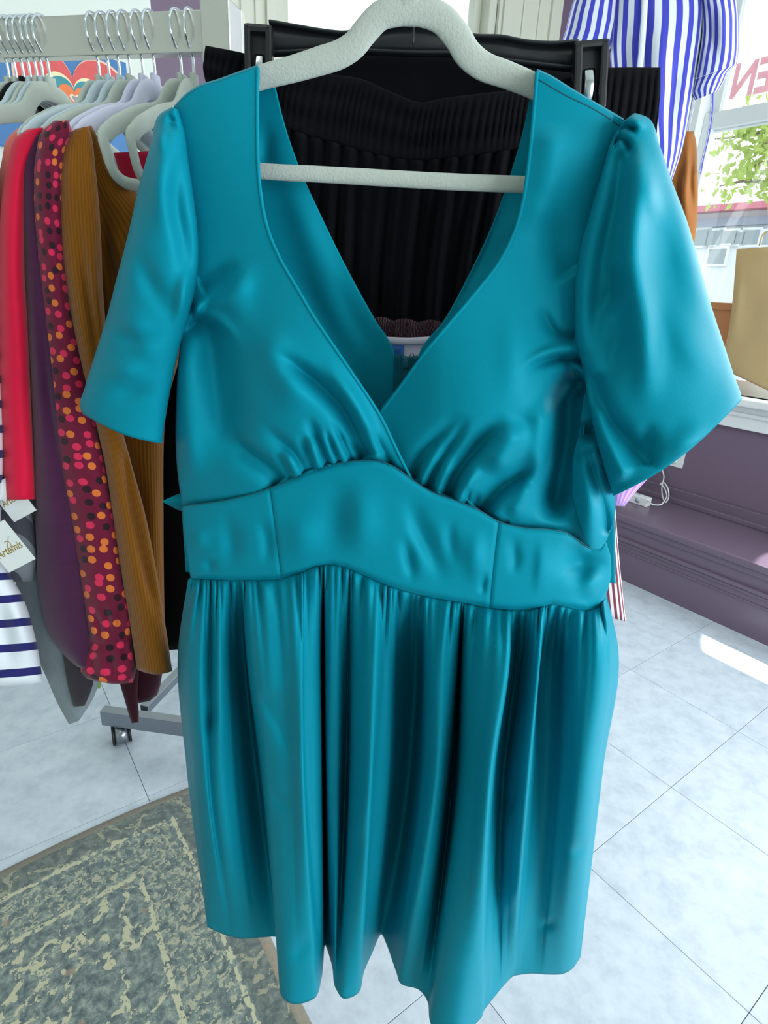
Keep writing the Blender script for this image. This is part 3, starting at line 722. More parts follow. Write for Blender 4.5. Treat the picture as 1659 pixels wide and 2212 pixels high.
for i in range(nfr):
    yl = np.array([ys[i], 1400, 1650, CI[i, 4]])
    y = ys[i]+(CI[i, 4]-ys[i])*tt
    xs[:, i] = hermite(yl, CI[i, :4], y); yy[:, i] = y
    vm = np.array([v0[i], np.where(CI[i, 5] < -.02, 1.5, 1.05)*CI[i, 5]+.008, np.where(CI[i, 6] < -.02, 1.55, 1.1)*CI[i, 6]+.006, vh[i]])
    v = hermite(yl, vm, y)
    dy = y-ys[i]
    puff = .012*(1-np.exp(-dy/14.))*np.exp(-dy/160.)
    v = v+puff+.011*gath[i]*np.exp(-dy/85.)*(1-np.exp(-dy/9.))
    vv[:, i] = v
# silhouette bulge just under the waist
skf = [([(560, 1490), (600, 1560), (640, 1650)], -.006, 10, 26, (.2, .4)), ([(470, 1500), (455, 1560), (450, 1600)], -.008, 9, 9), ([(590, 1700), (605, 1730), (640, 1745)], -.003, 9, 9),
       ([(1085, 1790), (1105, 1740), (1120, 1700), (1150, 1680)], -.006, 7, 16), ([(1060, 2000), (1110, 1930), (1140, 1860)], .006, 12, 20), ([(1165, 2005), (1205, 1990)], -.006, 7, 7),
       ([(1225, 1850), (1250, 1835), (1280, 1810)], -.005, 8, 8), ([(620, 2080), (650, 2050), (685, 2000)], -.004, 12, 12), ([(735, 1830), (770, 1790), (780, 1700)], .006, 14, 14), ([(1210, 1300), (1205, 1420), (1225, 1520)], -.006, 14, 16)]
vv += strokes(xs, yy, skf)
Pf = on_dress(xs, yy, vv)
# back of the skirt closes the tube
nb = 120; kb = np.linspace(0, 1, nb+2)[1:-1]
Pb = np.zeros((nr, nb, 3))
for j in range(nr):
    a, b = Pf[j, -1], Pf[j, 0]
    dep = .03+.13*min(1, (tt[j]*1.5))
    ph = math.pi*kb
    Pb[j] = a[None]*(1-kb)[:, None]+b[None]*kb[:, None]+DN[None]*((np.sin(ph)**.7)*dep+.016*np.sin(kb*60)*np.sin(ph)*tt[j])[:, None]
    z = hermite([0, 1], np.array([a[2], b[2]]), kb)
    Pb[j, :, 2] = z
Pb[-1, :, 2] = Zhem
Pall = np.concatenate([Pf, Pb], 1); nt = nfr+nb
uv = [(i/nt, 1-j/(nr-1)) for j in range(nr) for i in range(nt)]
mesh_obj('skirt', Pall.reshape(-1, 3), gridF(nt, nr, True), TEAL, dress, uv=uv, thick=.0016)

# ================================================================== HANGERS
def hanger_path_hero():
    pts = [(870, 22), (825, 32), (792, 64), (762, 100), (735, 117), (690, 132), (630, 150), (557, 170), (480, 206), (425, 238), (406, 256), (402, 278), (410, 306), (432, 340), (470, 358), (558, 369),
           (700, 377), (850, 386), (1000, 394), (1133, 399), (1225, 403), (1268, 385), (1298, 335), (1310, 290), (1302, 286), (1276, 262), (1215, 222), (1155, 187), (1095, 162), (1040, 141), (1012, 118), (985, 75), (950, 38), (915, 25)]
    p = np.array(pts, float)
    q = cr(np.vstack([p, p[:1]]), 161)[:-1]
    return on_dress(q[:, 0], q[:, 1], -.018)
HP = hanger_path_hero()
apex = HP[np.argmax(HP[:, 2])]; apex = on_dress(885, 22, -.018)
HL = np.stack([(HP-apex)@DU, (HP-apex)@DN*0, HP[:, 2]-apex[2]], 1)   # local: x along the arms, z up
def hanger_body_geo(L):
    z = L[:, 2]; top = z > -.075
    w = np.where(z > -.04, .0105, np.where(z > -.10, .0088, .0065)); w = np.convolve(np.r_[w[-6:], w, w[:6]], np.ones(13)/13, 'valid')
    rad = np.stack([w, np.full(len(w), .0032)], 1)
    return tube_geo(L, rad, 14, closed=True, flat=(0, 1, 0))
def hook_geo():
    pts = [(0, 0, .004), (0, 0, .022), (.002, 0, .028), (.012, 0, .036), (.019, 0, .046), (.019, 0, .058), (.012, 0, .069), (0, 0, .073), (-.012, 0, .070), (-.019, 0, .059), (-.019, 0, .048)]
    return tube_geo(cr(np.array(pts), 60), (.0017, .0017), 10, flat=(0, 1, 0))
def make_hanger(label, mat, group=None):
    t = thing('velvet_hanger', label, 'hanger', (0, 0, 0), group, local=True)
    V, Fc = hanger_body_geo(HL); mesh_obj('hanger_body', V, Fc, mat, t)
    V, Fc = join(box_geo((0, 0, .008), *X3, .016, .0062, .02, .0025)); mesh_obj('hook_socket', V, Fc, mat, t)
    V, Fc = hook_geo(); mesh_obj('hook', [(x, y, z+.008) for x, y, z in V], Fc, WIRE, t)
    return t
hero = make_hanger('pale grey velvet hanger holding the teal dress', VELGREY)
hero.location = apex; hero.rotation_euler = (0, 0, -TH)
def copy_hanger(label, mat, group):
    r = bpy.data.objects.new('velvet_hanger', None); COL.objects.link(r); r['label'] = label; r['category'] = 'hanger'; r['group'] = group; r.empty_display_size = .05
    for ch in hero.children:
        c = ch.copy(); c.data = ch.data
        COL.objects.link(c); c.parent = r
        if ch.name.startswith('hanger_body') or ch.name.startswith('hook_socket'):
            key = (ch.data.name, mat.name)
            if key not in HMESH:
                m2 = ch.data.copy(); m2.materials.clear(); m2.materials.append(mat); HMESH[key] = m2
            c.data = HMESH[key]
    return r
HMESH = {}
def project(P):
    d = np.asarray(P, float)-CAM; w = d@FW
    return np.stack([829.5+F*(d@RR)/w, 1106-F*(d@UU)/w], -1)
def text_geo(s, size=1., shear=0., offset=0., extr=0.):
    c = bpy.data.curves.new('txt', 'FONT'); c.body = s; c.size = size; c.shear = shear; c.offset = offset; c.extrude = extr; c.resolution_u = 4
    o = bpy.data.objects.new('txt', c); COL.objects.link(o)
    dg = bpy.context.evaluated_depsgraph_get(); me = bpy.data.meshes.new_from_object(o.evaluated_get(dg))
    V = np.array([v.co[:] for v in me.vertices]); Fc = [tuple(p.vertices) for p in me.polygons]
    bpy.data.objects.remove(o); bpy.data.curves.remove(c); bpy.data.meshes.remove(me)
    return V, Fc

# ================================================================== STAND THAT CARRIES THE DRESS
ax_, ay_ = float(apex[0]), .0
stand = thing('display_stand', 'black metal display stand with forward arm behind the teal dress', 'stand', (ax_, 1.25, 0))
zt = float(apex[2])+.008+.073-.0017-.0085
V, Fc = tube_geo([(ax_, .46, zt), (ax_, .8, zt), (ax_, 1.26, zt)], (.007, .007), 14); mesh_obj('arm', V, Fc, BLACKP, stand)
V, Fc = tube_geo([(ax_, 1.25, .02), (ax_, 1.25, zt)], (.013, .013), 16, flat=(0, 1, 0)); mesh_obj('post', V, Fc, BLACKP, stand)
V, Fc = join(box_geo((ax_, 1.25, .015), *X3, .30, .04, .03, .004), box_geo((ax_, 1.25, .015), *X3, .04, .30, .03, .004)); mesh_obj('base', V, Fc, BLACKP, stand)

# ------------------------------------------------------------------ black trousers on clip hanger
YP = .672
tr = thing('black_trousers', 'black gathered elastic waist trousers clipped behind the teal dress', 'trousers', (.0, .68, .75))
tt1 = [(445, 100), (540, 120), (600, 142), (700, 160), (780, 172), (860, 206), (905, 222), (960, 213), (1050, 202), (1150, 190), (1240, 166), (1310, 148), (1425, 147)]
tb1 = [(446, 185), (540, 235), (620, 276), (740, 313), (890, 346), (1000, 338), (1110, 322), (1250, 300), (1330, 288), (1418, 288)]
def trou(S, nu, nv, vf, name, mat, Y=YP):
    X, Yy = S[..., 0], S[..., 1]; s = np.linspace(0, 1, nu)[None]+0*X; t = np.linspace(0, 1, nv)[:, None]+0*X
    P = on_plane(X, Yy, (0, 1, 0), Y-vf(X, Yy, s, t)).reshape(-1, 3)
    return mesh_obj(name, P, gridF(nu, nv), mat, tr, uv=uvgrid(nu, nv), thick=.002)
nu = 420
S = coons(tt1, tb1, [(445, 100), (440, 140), (446, 185)], [(1425, 147), (1424, 220), (1418, 288)], nu, 30)
bend = lambda s: .018*np.sin(math.pi*s)**1.0
trou(S, nu, 30, lambda X, Y, s, t: bend(s)+.0014*np.sin(s*420+3*np.sin(s*37)+4*t)*np.sin(math.pi*np.clip(t, .05, .95))+.001*np.sin(t*15), 'waistband', BLACKF)
S = coons(tb1, [(500, 1085), (700, 1090), (900, 1090), (1100, 1090), (1275, 1085)], [(446, 185), (452, 500), (500, 1085)], [(1418, 288), (1335, 600), (1275, 1085)], nu, 60)
trou(S, nu, 60, lambda X, Y, s, t: bend(s)+.010*np.sin(s*95+2*np.sin(s*19))*np.clip(t*2.2, .12, 1)+.004*np.sin(s*170+1), 'legs', BLACKF)
S = coons([(452, 112), (560, 140), (640, 132), (740, 118), (900, 108), (1060, 128), (1180, 150), (1300, 158), (1418, 152)], [(500, 1080), (900, 1085), (1275, 1080)], [(452, 112), (500, 1080)], [(1418, 152), (1275, 1080)], 200, 40)
trou(S, 200, 40, lambda X, Y, s, t: .004*np.sin(s*60)*t, 'back_panel', BLACKF, .715)
ch = thing('clip_hanger', 'black plastic clip hanger gripping the black trousers', 'hanger', (.0, .66, 1.66))
top = cr([(583, 50), (640, 60), (700, 70), (740, 74), (800, 66), (850, 56), (900, 54), (960, 66), (1020, 80), (1085, 83), (1130, 92), (1200, 96), (1246, 92)], 90)
bot = cr([(588, 116), (650, 113), (720, 108), (800, 112), (900, 116), (1000, 118), (1060, 128), (1140, 138), (1244, 150)], 90)
YH = .662
Pt = on_y(top[:, 0], top[:, 1], YH); Pb_ = on_y(bot[:, 0], bot[:, 1], YH)
web = []; 
for a, b in zip(Pt, Pb_): web += [a, b]
V, Fc = np.array(web), [(2*i, 2*i+1, 2*i+3, 2*i+2) for i in range(89)]
mesh_obj('bar_web', V, Fc, BLACKP, ch, thick=.003)
for P in (Pt, Pb_):
    V, Fc = tube_geo(P, (.0022, .006), 10, flat=(0, 1, 0)); mesh_obj('bar_flange', V, Fc, BLACKP, ch)
hp_ = on_y(895, 40, YH); 
V, Fc = tube_geo(cr(np.array([hp_+(0, 0, -.02), hp_+(0, 0, .005), hp_+(.02, 0, .022), (ax_+.018, YH, zt-.01), (ax_+.012, YH, zt+.006), (ax_, YH, zt+.0105), (ax_-.014, YH, zt+.003), (ax_-.018, YH, zt-.012)]), 40), (.0019, .0019), 8, flat=(0, 1, 0)); mesh_obj('hook', V, Fc, BLACKP, ch)
def clip(cx, y0, y1, w, tilt, back):
    """rounded clip: two cheeks, a cap, recessed plate, bright spring"""
    Pc = on_y(cx, (y0+y1)/2, YH-.013); hgt = np.linalg.norm(on_y(cx, y0, YH-.013)-on_y(cx, y1, YH-.013)); wd = np.linalg.norm(on_y(cx-w/2, y0, YH-.013)-on_y(cx+w/2, y0, YH-.013))
    az = np.array([math.sin(tilt), 0, math.cos(tilt)]); ax = np.array([math.cos(tilt), 0, -math.sin(tilt)]); ay = X3[1]
    g = [box_geo(Pc-ax*wd*.38, ax, ay, az, wd*.24, .012, hgt, .002), box_geo(Pc+ax*wd*.38, ax, ay, az, wd*.24, .012, hgt, .002),
         box_geo(Pc+az*hgt*.45, ax, ay, az, wd, .012, hgt*.12, .003), box_geo(Pc+ay*.004, ax, ay, az, wd*.6, .003, hgt*.98)]
    V, Fc = join(*g); b = mesh_obj('clip', V, Fc, BLACKP, ch, smooth=False)
    V, Fc = box_geo(Pc+ay*.016+az*hgt*back, ax, ay, az, wd*.82, .006, hgt*.96, .003); mesh_obj('clip_jaw', V, Fc, BLACKP, b, smooth=False).location = -ch.location+0*ch.location
    sp = [Pc+az*hgt*.12+ay*.001-az*q*.001+ay*(-.003*math.sin(q/24*math.pi)) for q in range(0, 25, 2)]
    V, Fc = tube_geo(np.array(sp), (.0011, wd*.17), 10, flat=ax); o = mesh_obj('clip_spring', V, Fc, CHROME, b); o.location = (0, 0, 0)
    return b
for b in (clip(560, 58, 215, 60, .02, .12), clip(1273, 92, 240, 74, -.12, .03)):
    for c in b.children: c.location = (0, 0, 0)

# ------------------------------------------------------------------ tops seen through the V neck
LACE = ribbed('burgundy_lace', (38, 12, 26), (80, 34, 54), 18, 'UV', 0, .8, 1., .2, 9.)
lt_ = thing('lace_top', 'burgundy scalloped lace edge of a top behind the teal dress neckline', 'top', (.03, .655, .9))
nu, nv = 160, 24
xs_ = np.linspace(690, 1040, nu); topy = 694-7*np.abs(np.sin((xs_-690)/17.))-4*np.sin((xs_-690)/55.)
S = np.zeros((nv, nu, 2)); S[..., 0] = xs_[None]; S[..., 1] = topy[None]+(np.linspace(0, 1, nv)[:, None])*(1000-topy[None])
P = on_plane(S[..., 0], S[..., 1], (0, 1, 0), .628+.002*np.sin(S[..., 0]/11)+0*S[..., 1]).reshape(-1, 3)
mesh_obj('lace_edge', P, gridF(nu, nv), LACE, lt_, uv=uvgrid(nu, nv), thick=.0012)
wt = thing('white_tee', 'white tee with blue neck label showing inside the teal V neck', 'top', (.03, .64, .9))
nu, nv = 60, 16
S = coons([(760, 727), (820, 727), (880, 729), (940, 726), (1000, 720)], [(770, 1000), (870, 1010), (1000, 1000)], [(760, 727), (770, 1000)], [(1000, 720), (1000, 1000)], nu, nv)
P = on_plane(S[..., 0], S[..., 1], (0, 1, 0), .620+.0*S[..., 1]).reshape(-1, 3)
mesh_obj('body', P, gridF(nu, nv), plain('white_jersey', (214, 206, 222), .85), wt, thick=.001)
p = cr([(760, 727), (820, 727), (880, 729), (940, 726), (1000, 720)], 40)
P1 = on_y(p[:, 0], p[:, 1]+8, .617)
V, Fc = tube_geo(P1, (.0035, .0012), 8, flat=(0, 1, 0)); mesh_obj('neck_band', V, Fc, plain('white_jersey', (0, 0, 0)), wt)
S = coons([(838, 746), (872, 746)], [(838, 778), (872, 778)], [(838, 746), (838, 778)], [(872, 746), (872, 778)], 4, 4)
mesh_obj('neck_label', on_y(S[..., 0], S[..., 1], .6175+0*S[..., 0]).reshape(-1, 3), gridF(4, 4), plain('blue_label', (24, 92, 168), .6), wt, thick=.0006)

# ------------------------------------------------------------------ garments peeping out on the right of the dress
def garment(name, label, cat, mat, parts, group=None, loc=None):
    V0 = np.asarray(parts[0][1][0]); lo = V0[np.argmin(V0[:, 2])] if loc is None else loc
    t = thing(name, label, cat, lo, group)
    for pn, (V, Fc, uv), th, m in parts: mesh_obj(pn, V, Fc, m or mat, t, uv=uv, thick=th)
    return t
REDST = striped('red_white_stripe', (226, 214, 216), (120, 52, 66), 6.0, 0, .5, .85, .6)
garment('striped_garment', 'red and white striped garment hanging behind the teal skirt', 'garment', REDST,
        [('body', cloth_tube([((880, 190), (920, 190)), ((800, 240), (1110, 260)), ((800, 420), (1250, 430)), ((900, 700), (1270, 700)), ((1100, 860), (1305, 870)), ((1245, 1000), (1322, 1010)), ((1250, 1100), (1329, 1110)), ((1255, 1200), (1338, 1220)), ((1265, 1320), (1351, 1342))], .80, [.008, .02, .02, .016, .014, .012], 60, 80), .0015, None)])
LAV = striped('lavender_knit', (176, 130, 214), (206, 172, 232), 5.0, 0, .5, .9, .8)
garment('lavender_knit', 'lavender ribbed knit peeping from behind the flared teal sleeve', 'garment', LAV,
        [('body', cloth_tube([((880, 215), (920, 215)), ((810, 260), (1090, 275)), ((820, 420), (1230, 430)), ((950, 650), (1340, 650)), ((1200, 830), (1420, 840)), ((1300, 960), (1432, 962)), ((1305, 1000), (1424, 1004)), ((1312, 1040), (1392, 1040)), ((1318, 1070), (1362, 1074)), ((1322, 1092), (1348, 1093))], .88, .02, 48, 60), .002, None)])

for yy_, lab in ((.80, 'pale blue velvet hanger holding the red striped garment behind the dress'), (.88, 'sage velvet hanger holding the lavender knit behind the dress')):
    h_ = copy_hanger(lab, VELBLUE if yy_ < .85 else VELSAGE, 'velvet hangers on the display stand'); h_.location = (ax_, yy_, float(apex[2])); h_.rotation_euler = (0, 0, 0)

# ================================================================== LEFT RACK
zb = 1.712; rh = .041
r0 = on_z(68, 122, zb); r1 = on_z(441, 111, zb); rd = (r1-r0)/np.linalg.norm(r1-r0); rn = np.array([-rd[1], rd[0], 0])
if rn[1] < 0: rn = -rn
rl = r0-rd*1.25
rack = thing('clothes_rack', 'chrome rail clothes rack crowded with tops at the left', 'clothes rack', (r1[0], r1[1], 0))
cR = (rl+r1)/2+rn*.010+DZ*rh/2
V, Fc = box_geo(cR, rd, rn, DZ, np.linalg.norm(r1-rl)+.01, .018, rh, .002); mesh_obj('rail', V, Fc, STEEL, rack, smooth=False)
pe = on_z(441, 111, zb); ctr = pe+rd*.018+rn*.012
V, Fc = box_geo(ctr+DZ*.018, rd, rn, DZ, .036, .036, .062, .002); mesh_obj('rail_end_block', V, Fc, STEEL, rack, smooth=False)
pf = np.array([-.05, 1.16, .07]); pv = ctr-pf; pl_ = np.linalg.norm(pv); pv /= pl_; pu = np.cross(rn, pv); pu /= np.linalg.norm(pu)
V, Fc = box_geo((ctr+pf)/2, pu, np.cross(pv, pu), pv, .026, .026, pl_-.03, .002); mesh_obj('post', V, Fc, STEEL, rack, smooth=False)
V, Fc = box_geo(pf, rd, rn, DZ, .22, .03, .03, .003); mesh_obj('foot', V, Fc, STEEL, rack, smooth=False)
for q in (-.09, .09):
    cc = np.array([pf[0], pf[1], .029])+rd*q
    V, Fc = tube_geo([cc-rn*.012, cc+rn*.012], (.028, .028), 20, flat=rd); mesh_obj('caster', V, Fc, BLACKP, rack)
ppl = np.array([rl[0], rl[1], 0.]); V, Fc = box_geo(ppl+DZ*.87, rd, rn, DZ, .03, .03, 1.7, .002); mesh_obj('post', V, Fc, STEEL, rack, smooth=False)

def rail_at(px):
    """distance along the rail whose neck joint shows at picture column px"""
    best = min(np.linspace(0, 2.0, 1600), key=lambda q: abs(project(rl+rd*q+rn*.010+DZ*(-.033))[0]-px))
    return rl+rd*best+rn*.010
joints = [(395, VELSAGE, -101, 'sage velvet hanger whose end loops out beside the teal left sleeve'), (421, VELSAGE, -96, 'sage velvet hanger touching the chrome rail end block'),
          (338, VELLILAC, -99, 'lilac white velvet hanger carrying the mustard ribbed top'), (312, VELLILAC, -97, 'lilac white velvet hanger just behind the mustard top hanger'),
          (284, VELSAGE, -99, 'sage velvet hanger carrying the dotted burgundy blouse'), (262, VELBLUE, -96, 'pale blue velvet hanger tucked between two sage ones'),
          (240, VELBLUE, -98, 'pale blue velvet hanger in front of the heart picture edge'), (218, VELSAGE, -95, 'sage velvet hanger overlapping the painted heart'),
          (112, VELSAGE, -100, 'sage velvet hanger just left of the painted heart centre'), (97, VELBLUE, -98, 'pale blue velvet hanger second in the crowded left bunch'),
          (84, VELSAGE, -97, 'sage velvet hanger third in the crowded left bunch'), (70, VELBLUE, -99, 'pale blue velvet hanger fourth in the crowded left bunch'),
          (56, BLACKC, -97, 'black velvet hanger in the crowded left bunch'), (40, VELSAGE, -98, 'sage velvet hanger sixth in the crowded left bunch'), (24, VELSAGE, -99, 'sage velvet hanger at the far left picture edge')]
hang_pos = {}
for px, m, ang, lab in joints:
    p = rail_at(px); h = copy_hanger(lab, m, 'velvet hangers on the left rack')
    h.location = (p[0], p[1], zb+rh+.0017-.081+.002); h.rotation_euler = (0, 0, math.radians(ang)); hang_pos[px] = np.array(h.location)

# ------------------------------------------------------------------ garments on the left rack
MUST = ribbed('mustard_rib', (122, 73, 4), (142, 87, 8), 3, 'UV', 0, .85, .25, .2, .6)
PLUM = plain('plum_slub_knit', (70, 28, 64), .85, 0, .2, .2, .16, 14, .25, 300, (1, 1, 14))
CRIM = plain('crimson_crepe', (214, 8, 58), .7, 0, .25, .12, .04, 20)
PINKO = plain('pink_orange_dip', (240, 120, 110), .8, 0, .25, .1, .1, 6)
DKBR = plain('dark_brown_knit', (66, 36, 22), .9, 0, .2, .1, .1, 40)
GREYH = plain('heather_grey_jersey', (132, 144, 150), .92, 0, .15, .2, .14, 160, .2, 400, (1, 1, .3))
CHAR = plain('charcoal_jersey', (56, 50, 58), .92, 0, .15, .1, .1, 80)
MARO = plain('maroon_jersey', (64, 14, 32), .85, 0, .2, .15, .1, 30)
LIME = plain('lime_jersey', (160, 200, 96), .85)
NAVYW = striped('navy_white_stripe', (226, 232, 240), (34, 34, 104), 3.6, 1, .68, .85)
NAVYW2 = striped('grey_navy_stripe', (120, 126, 134), (70, 72, 82), 2.2, 1, .55, .85, 9.)
def dots():
    N = NT('burgundy_velvet_dots'); setp(N.b, .7, 0, .2, .15)
    tc = N.n('ShaderNodeTexCoord'); vo = N.n('ShaderNodeTexVoronoi'); vo.voronoi_dimensions = '2D'; vo.inputs['Scale'].default_value = 1.0; vo.inputs['Randomness'].default_value = .6
    mp = N.n('ShaderNodeMapping'); mp.inputs['Scale'].default_value = (10, 48, 1); N.l(tc.outputs['UV'], mp.inputs[0]); N.l(mp.outputs[0], vo.inputs['Vector'])
    lt = N.n('ShaderNodeMath'); lt.operation = 'LESS_THAN'; lt.inputs[1].default_value = .31; N.l(vo.outputs['Distance'], lt.inputs[0])
    rp = N.n('ShaderNodeValToRGB'); rp.color_ramp.interpolation = 'CONSTANT'; e = rp.color_ramp.elements
    e[0].position = 0; e[0].color = lin((226, 118, 52)); e[1].position = .36; e[1].color = lin((222, 44, 88)); x = rp.color_ramp.elements.new(.68); x.color = lin((44, 16, 30))
    sp = N.n('ShaderNodeSeparateColor'); N.l(vo.outputs['Color'], sp.inputs[0]); N.l(sp.outputs[0], rp.inputs[0])
    mx = N.n('ShaderNodeMix'); mx.data_type = 'RGBA'; mx.inputs[6].default_value = lin((112, 16, 52)); N.l(lt.outputs[0], mx.inputs[0]); N.l(rp.outputs[0], mx.inputs[7])
    N.l(mx.outputs[2], N.b.inputs['Base Color'])
    bp = N.n('ShaderNodeBump'); bp.inputs['Strength'].default_value = .4; bp.inputs['Distance'].default_value = .002; N.l(lt.outputs[0], bp.inputs['Height']); N.l(bp.outputs[0], N.b.inputs['Normal'])
    return N.m
DOTS = dots()
def fset(L): return lambda X, Y: strokes(X, Y, L)
# mustard ribbed top
must_body = cloth_tube([((178, 276), (196, 272)), ((150, 310), (262, 385)), ((150, 400), (360, 480)), ((165, 520), (420, 560)), ((185, 700), (400, 720)), ((215, 900), (356, 900)), ((250, 1100), (352, 1120)), ((275, 1300), (354, 1310)), ((290, 1400), (356, 1400))],
                       [.70, .735, .75, .76, .77, .77, .77, .77, .77], [.010, .03, .035, .04, .04, .04, .04, .04, .035], 90, 90,
                       fset([([(200, 380), (225, 450), (235, 560), (255, 700)], -.012, 9, 12), ([(215, 420), (245, 520), (275, 640)], .006, 9, 9), ([(262, 400), (300, 600), (320, 850)], -.008, 18, 18), ([(250, 900), (300, 1100), (310, 1300)], -.01, 12, 12)]), uvs=(5, 1))
must_sl = cloth_tube([((165, 280), (190, 274)), ((136, 300), (196, 296)), ((124, 350), (204, 360)), ((120, 420), (212, 440)), ((124, 480), (216, 500)), ((142, 610), (222, 640)), ((166, 740), (236, 780)), ((205, 900), (256, 900)), ((228, 1000), (282, 1000)), ((246, 1120), (312, 1110)), ((264, 1240), (336, 1230)), ((284, 1360), (356, 1350)), ((297, 1446), (371, 1450))],
                     [.685, .69, .69, .69, .69], [.012, .026, .028, .028, .03], 80, 110,
                     fset([([(160, 430), (178, 560), (200, 700), (230, 900)], -.009, 8, 9), ([(150, 300), (152, 380), (150, 470)], .004, 10, 10), ([(262, 960), (288, 1100), (318, 1240), (345, 1360)], -.012, 8, 9, (.1, .3)), ([(188, 480), (205, 620), (222, 760)], .006, 7, 7)]), uvs=(4, 1), sag=8)
garment('mustard_top', 'mustard brown ribbed long sleeved top on lilac white hanger', 'top', MUST, [('sleeve', must_sl, .0016, None), ('body', must_body, .0016, None)])
# dark brown sliver
garment('brown_top', 'dark brown top squeezed between dotted blouse and mustard top', 'top', DKBR,
        [('sleeve', cloth_tube([((140, 284), (165, 280)), ((116, 310), (150, 310)), ((108, 400), (150, 400)), ((118, 560), (160, 560)), ((140, 760), (190, 760)), ((175, 960), (230, 960)), ((200, 1150), (255, 1150))], .715, .016, 40, 50), .0015, None)])
# dotted blouse
dot_sl = cloth_tube([((118, 262), (146, 260)), ((92, 285), (152, 282)), ((80, 330), (140, 320)), ((75, 420), (135, 400)), ((80, 520), (142, 520)), ((90, 640), (160, 640)), ((102, 780), (186, 780)), ((112, 900), (206, 900)), ((128, 1010), (226, 1000)), ((150, 1120), (246, 1100)), ((168, 1230), (262, 1220)), ((182, 1310), (278, 1300)), ((192, 1372), (284, 1362)), ((194, 1388), (284, 1380)), ((182, 1420), (288, 1420)), ((176, 1452), (292, 1448)), ((190, 1466), (286, 1474))],
                    [.675, .69, .70, .70, .70], [.012, .026, .03, .03, .028], 110, 120,
                    fset([([(196, 1310), (215, 1350), (222, 1385)], -.01, 6, 6), ([(225, 1300), (235, 1350), (240, 1385)], -.01, 6, 6), ([(255, 1300), (258, 1350), (256, 1385)], -.008, 6, 6), ([(205, 1390), (200, 1430), (205, 1465)], -.008, 6, 6), ([(238, 1390), (240, 1430), (245, 1470)], -.008, 7, 7),
                          ([(266, 1390), (270, 1430)], -.008, 6, 6), ([(190, 1385), (235, 1392), (285, 1382)], -.008, 6, 6, (.02, .02)), ([(120, 420), (150, 640), (195, 880)], -.010, 9, 12)]), sag=6)
dot_body = cloth_tube([((128, 262), (140, 260)), ((110, 300), (190, 330)), ((110, 500), (230, 500)), ((140, 800), (270, 800)), ((180, 1100), (300, 1100)), ((215, 1330), (310, 1330))], .765, .02, 50, 50)
garment('dotted_blouse', 'burgundy blouse with orange, pink and black velvet dots', 'blouse', DOTS, [('sleeve', dot_sl, .0014, None), ('body', dot_body, .0014, None)])
# plum knit
garment('plum_top', 'dark plum knit top hanging between crimson top and dotted blouse', 'top', PLUM,
        [('sleeve', cloth_tube([((70, 292), (98, 290)), ((50, 320), (100, 315)), ((45, 400), (95, 400)), ((48, 500), (96, 500)), ((55, 620), (106, 620)), ((64, 760), (122, 760)), ((72, 920), (142, 900)), ((76, 1060), (160, 1050)), ((80, 1180), (176, 1180)), ((90, 1310), (192, 1310)), ((110, 1375), (196, 1400)), ((150, 1425), (192, 1440)), ((168, 1440), (188, 1446))],
                              [.70, .70, .705, .705], [.012, .026, .03, .024], 70, 100, fset([([(70, 540), (90, 700), (110, 900), (140, 1100), (160, 1300)], -.009, 8, 8), ([(52, 558), (75, 562), (96, 556)], -.003, 2.5, 2.5, (.05, .05))])), .0016, None),
         ('body', cloth_tube([((85, 292), (95, 290)), ((70, 330), (140, 340)), ((80, 600), (170, 600)), ((110, 950), (210, 950)), ((150, 1250), (215, 1250)), ((165, 1360), (215, 1360))], .775, .02, 40, 40), .0016, None)])
# crimson
garment('crimson_top', 'bright crimson short sleeved top at the left edge', 'top', CRIM,
        [('sleeve', cloth_tube([((62, 280), (92, 276)), ((34, 300), (88, 296)), ((20, 350), (60, 350)), ((6, 430), (52, 430)), ((0, 560), (52, 560)), ((-2, 700), (60, 700)), ((-2, 850), (66, 850)), ((4, 980), (72, 980)), ((8, 1080), (77, 1078))],
                              [.70, .70, .705, .705], [.012, .03, .034, .03], 60, 80, fset([([(-2, 655), (30, 650), (60, 655)], -.003, 2.5, 2.5, (.02, .02)), ([(50, 1075), (70, 1062), (78, 1050)], -.004, 4, 4), ([(10, 380), (18, 560), (24, 800)], .004, 16, 16)])), .0016, None),
         ('body', cloth_tube([((75, 282), (88, 280)), ((40, 340), (110, 330)), ((30, 600), (120, 600)), ((40, 900), (130, 900)), ((50, 1060), (130, 1060))], .785, .02, 40, 40), .0016, None)])
garment('pink_top', 'pale pink and orange top shoulder behind the crimson top', 'top', PINKO,
        [('sleeve', cloth_tube([((40, 278), (70, 276)), ((18, 300), (60, 300)), ((5, 350), (40, 350)), ((-8, 450), (30, 450)), ((-14, 600), (26, 600)), ((-16, 760), (26, 760)), ((-14, 860), (24, 860))], .735, .016, 40, 50), .0015, None)])
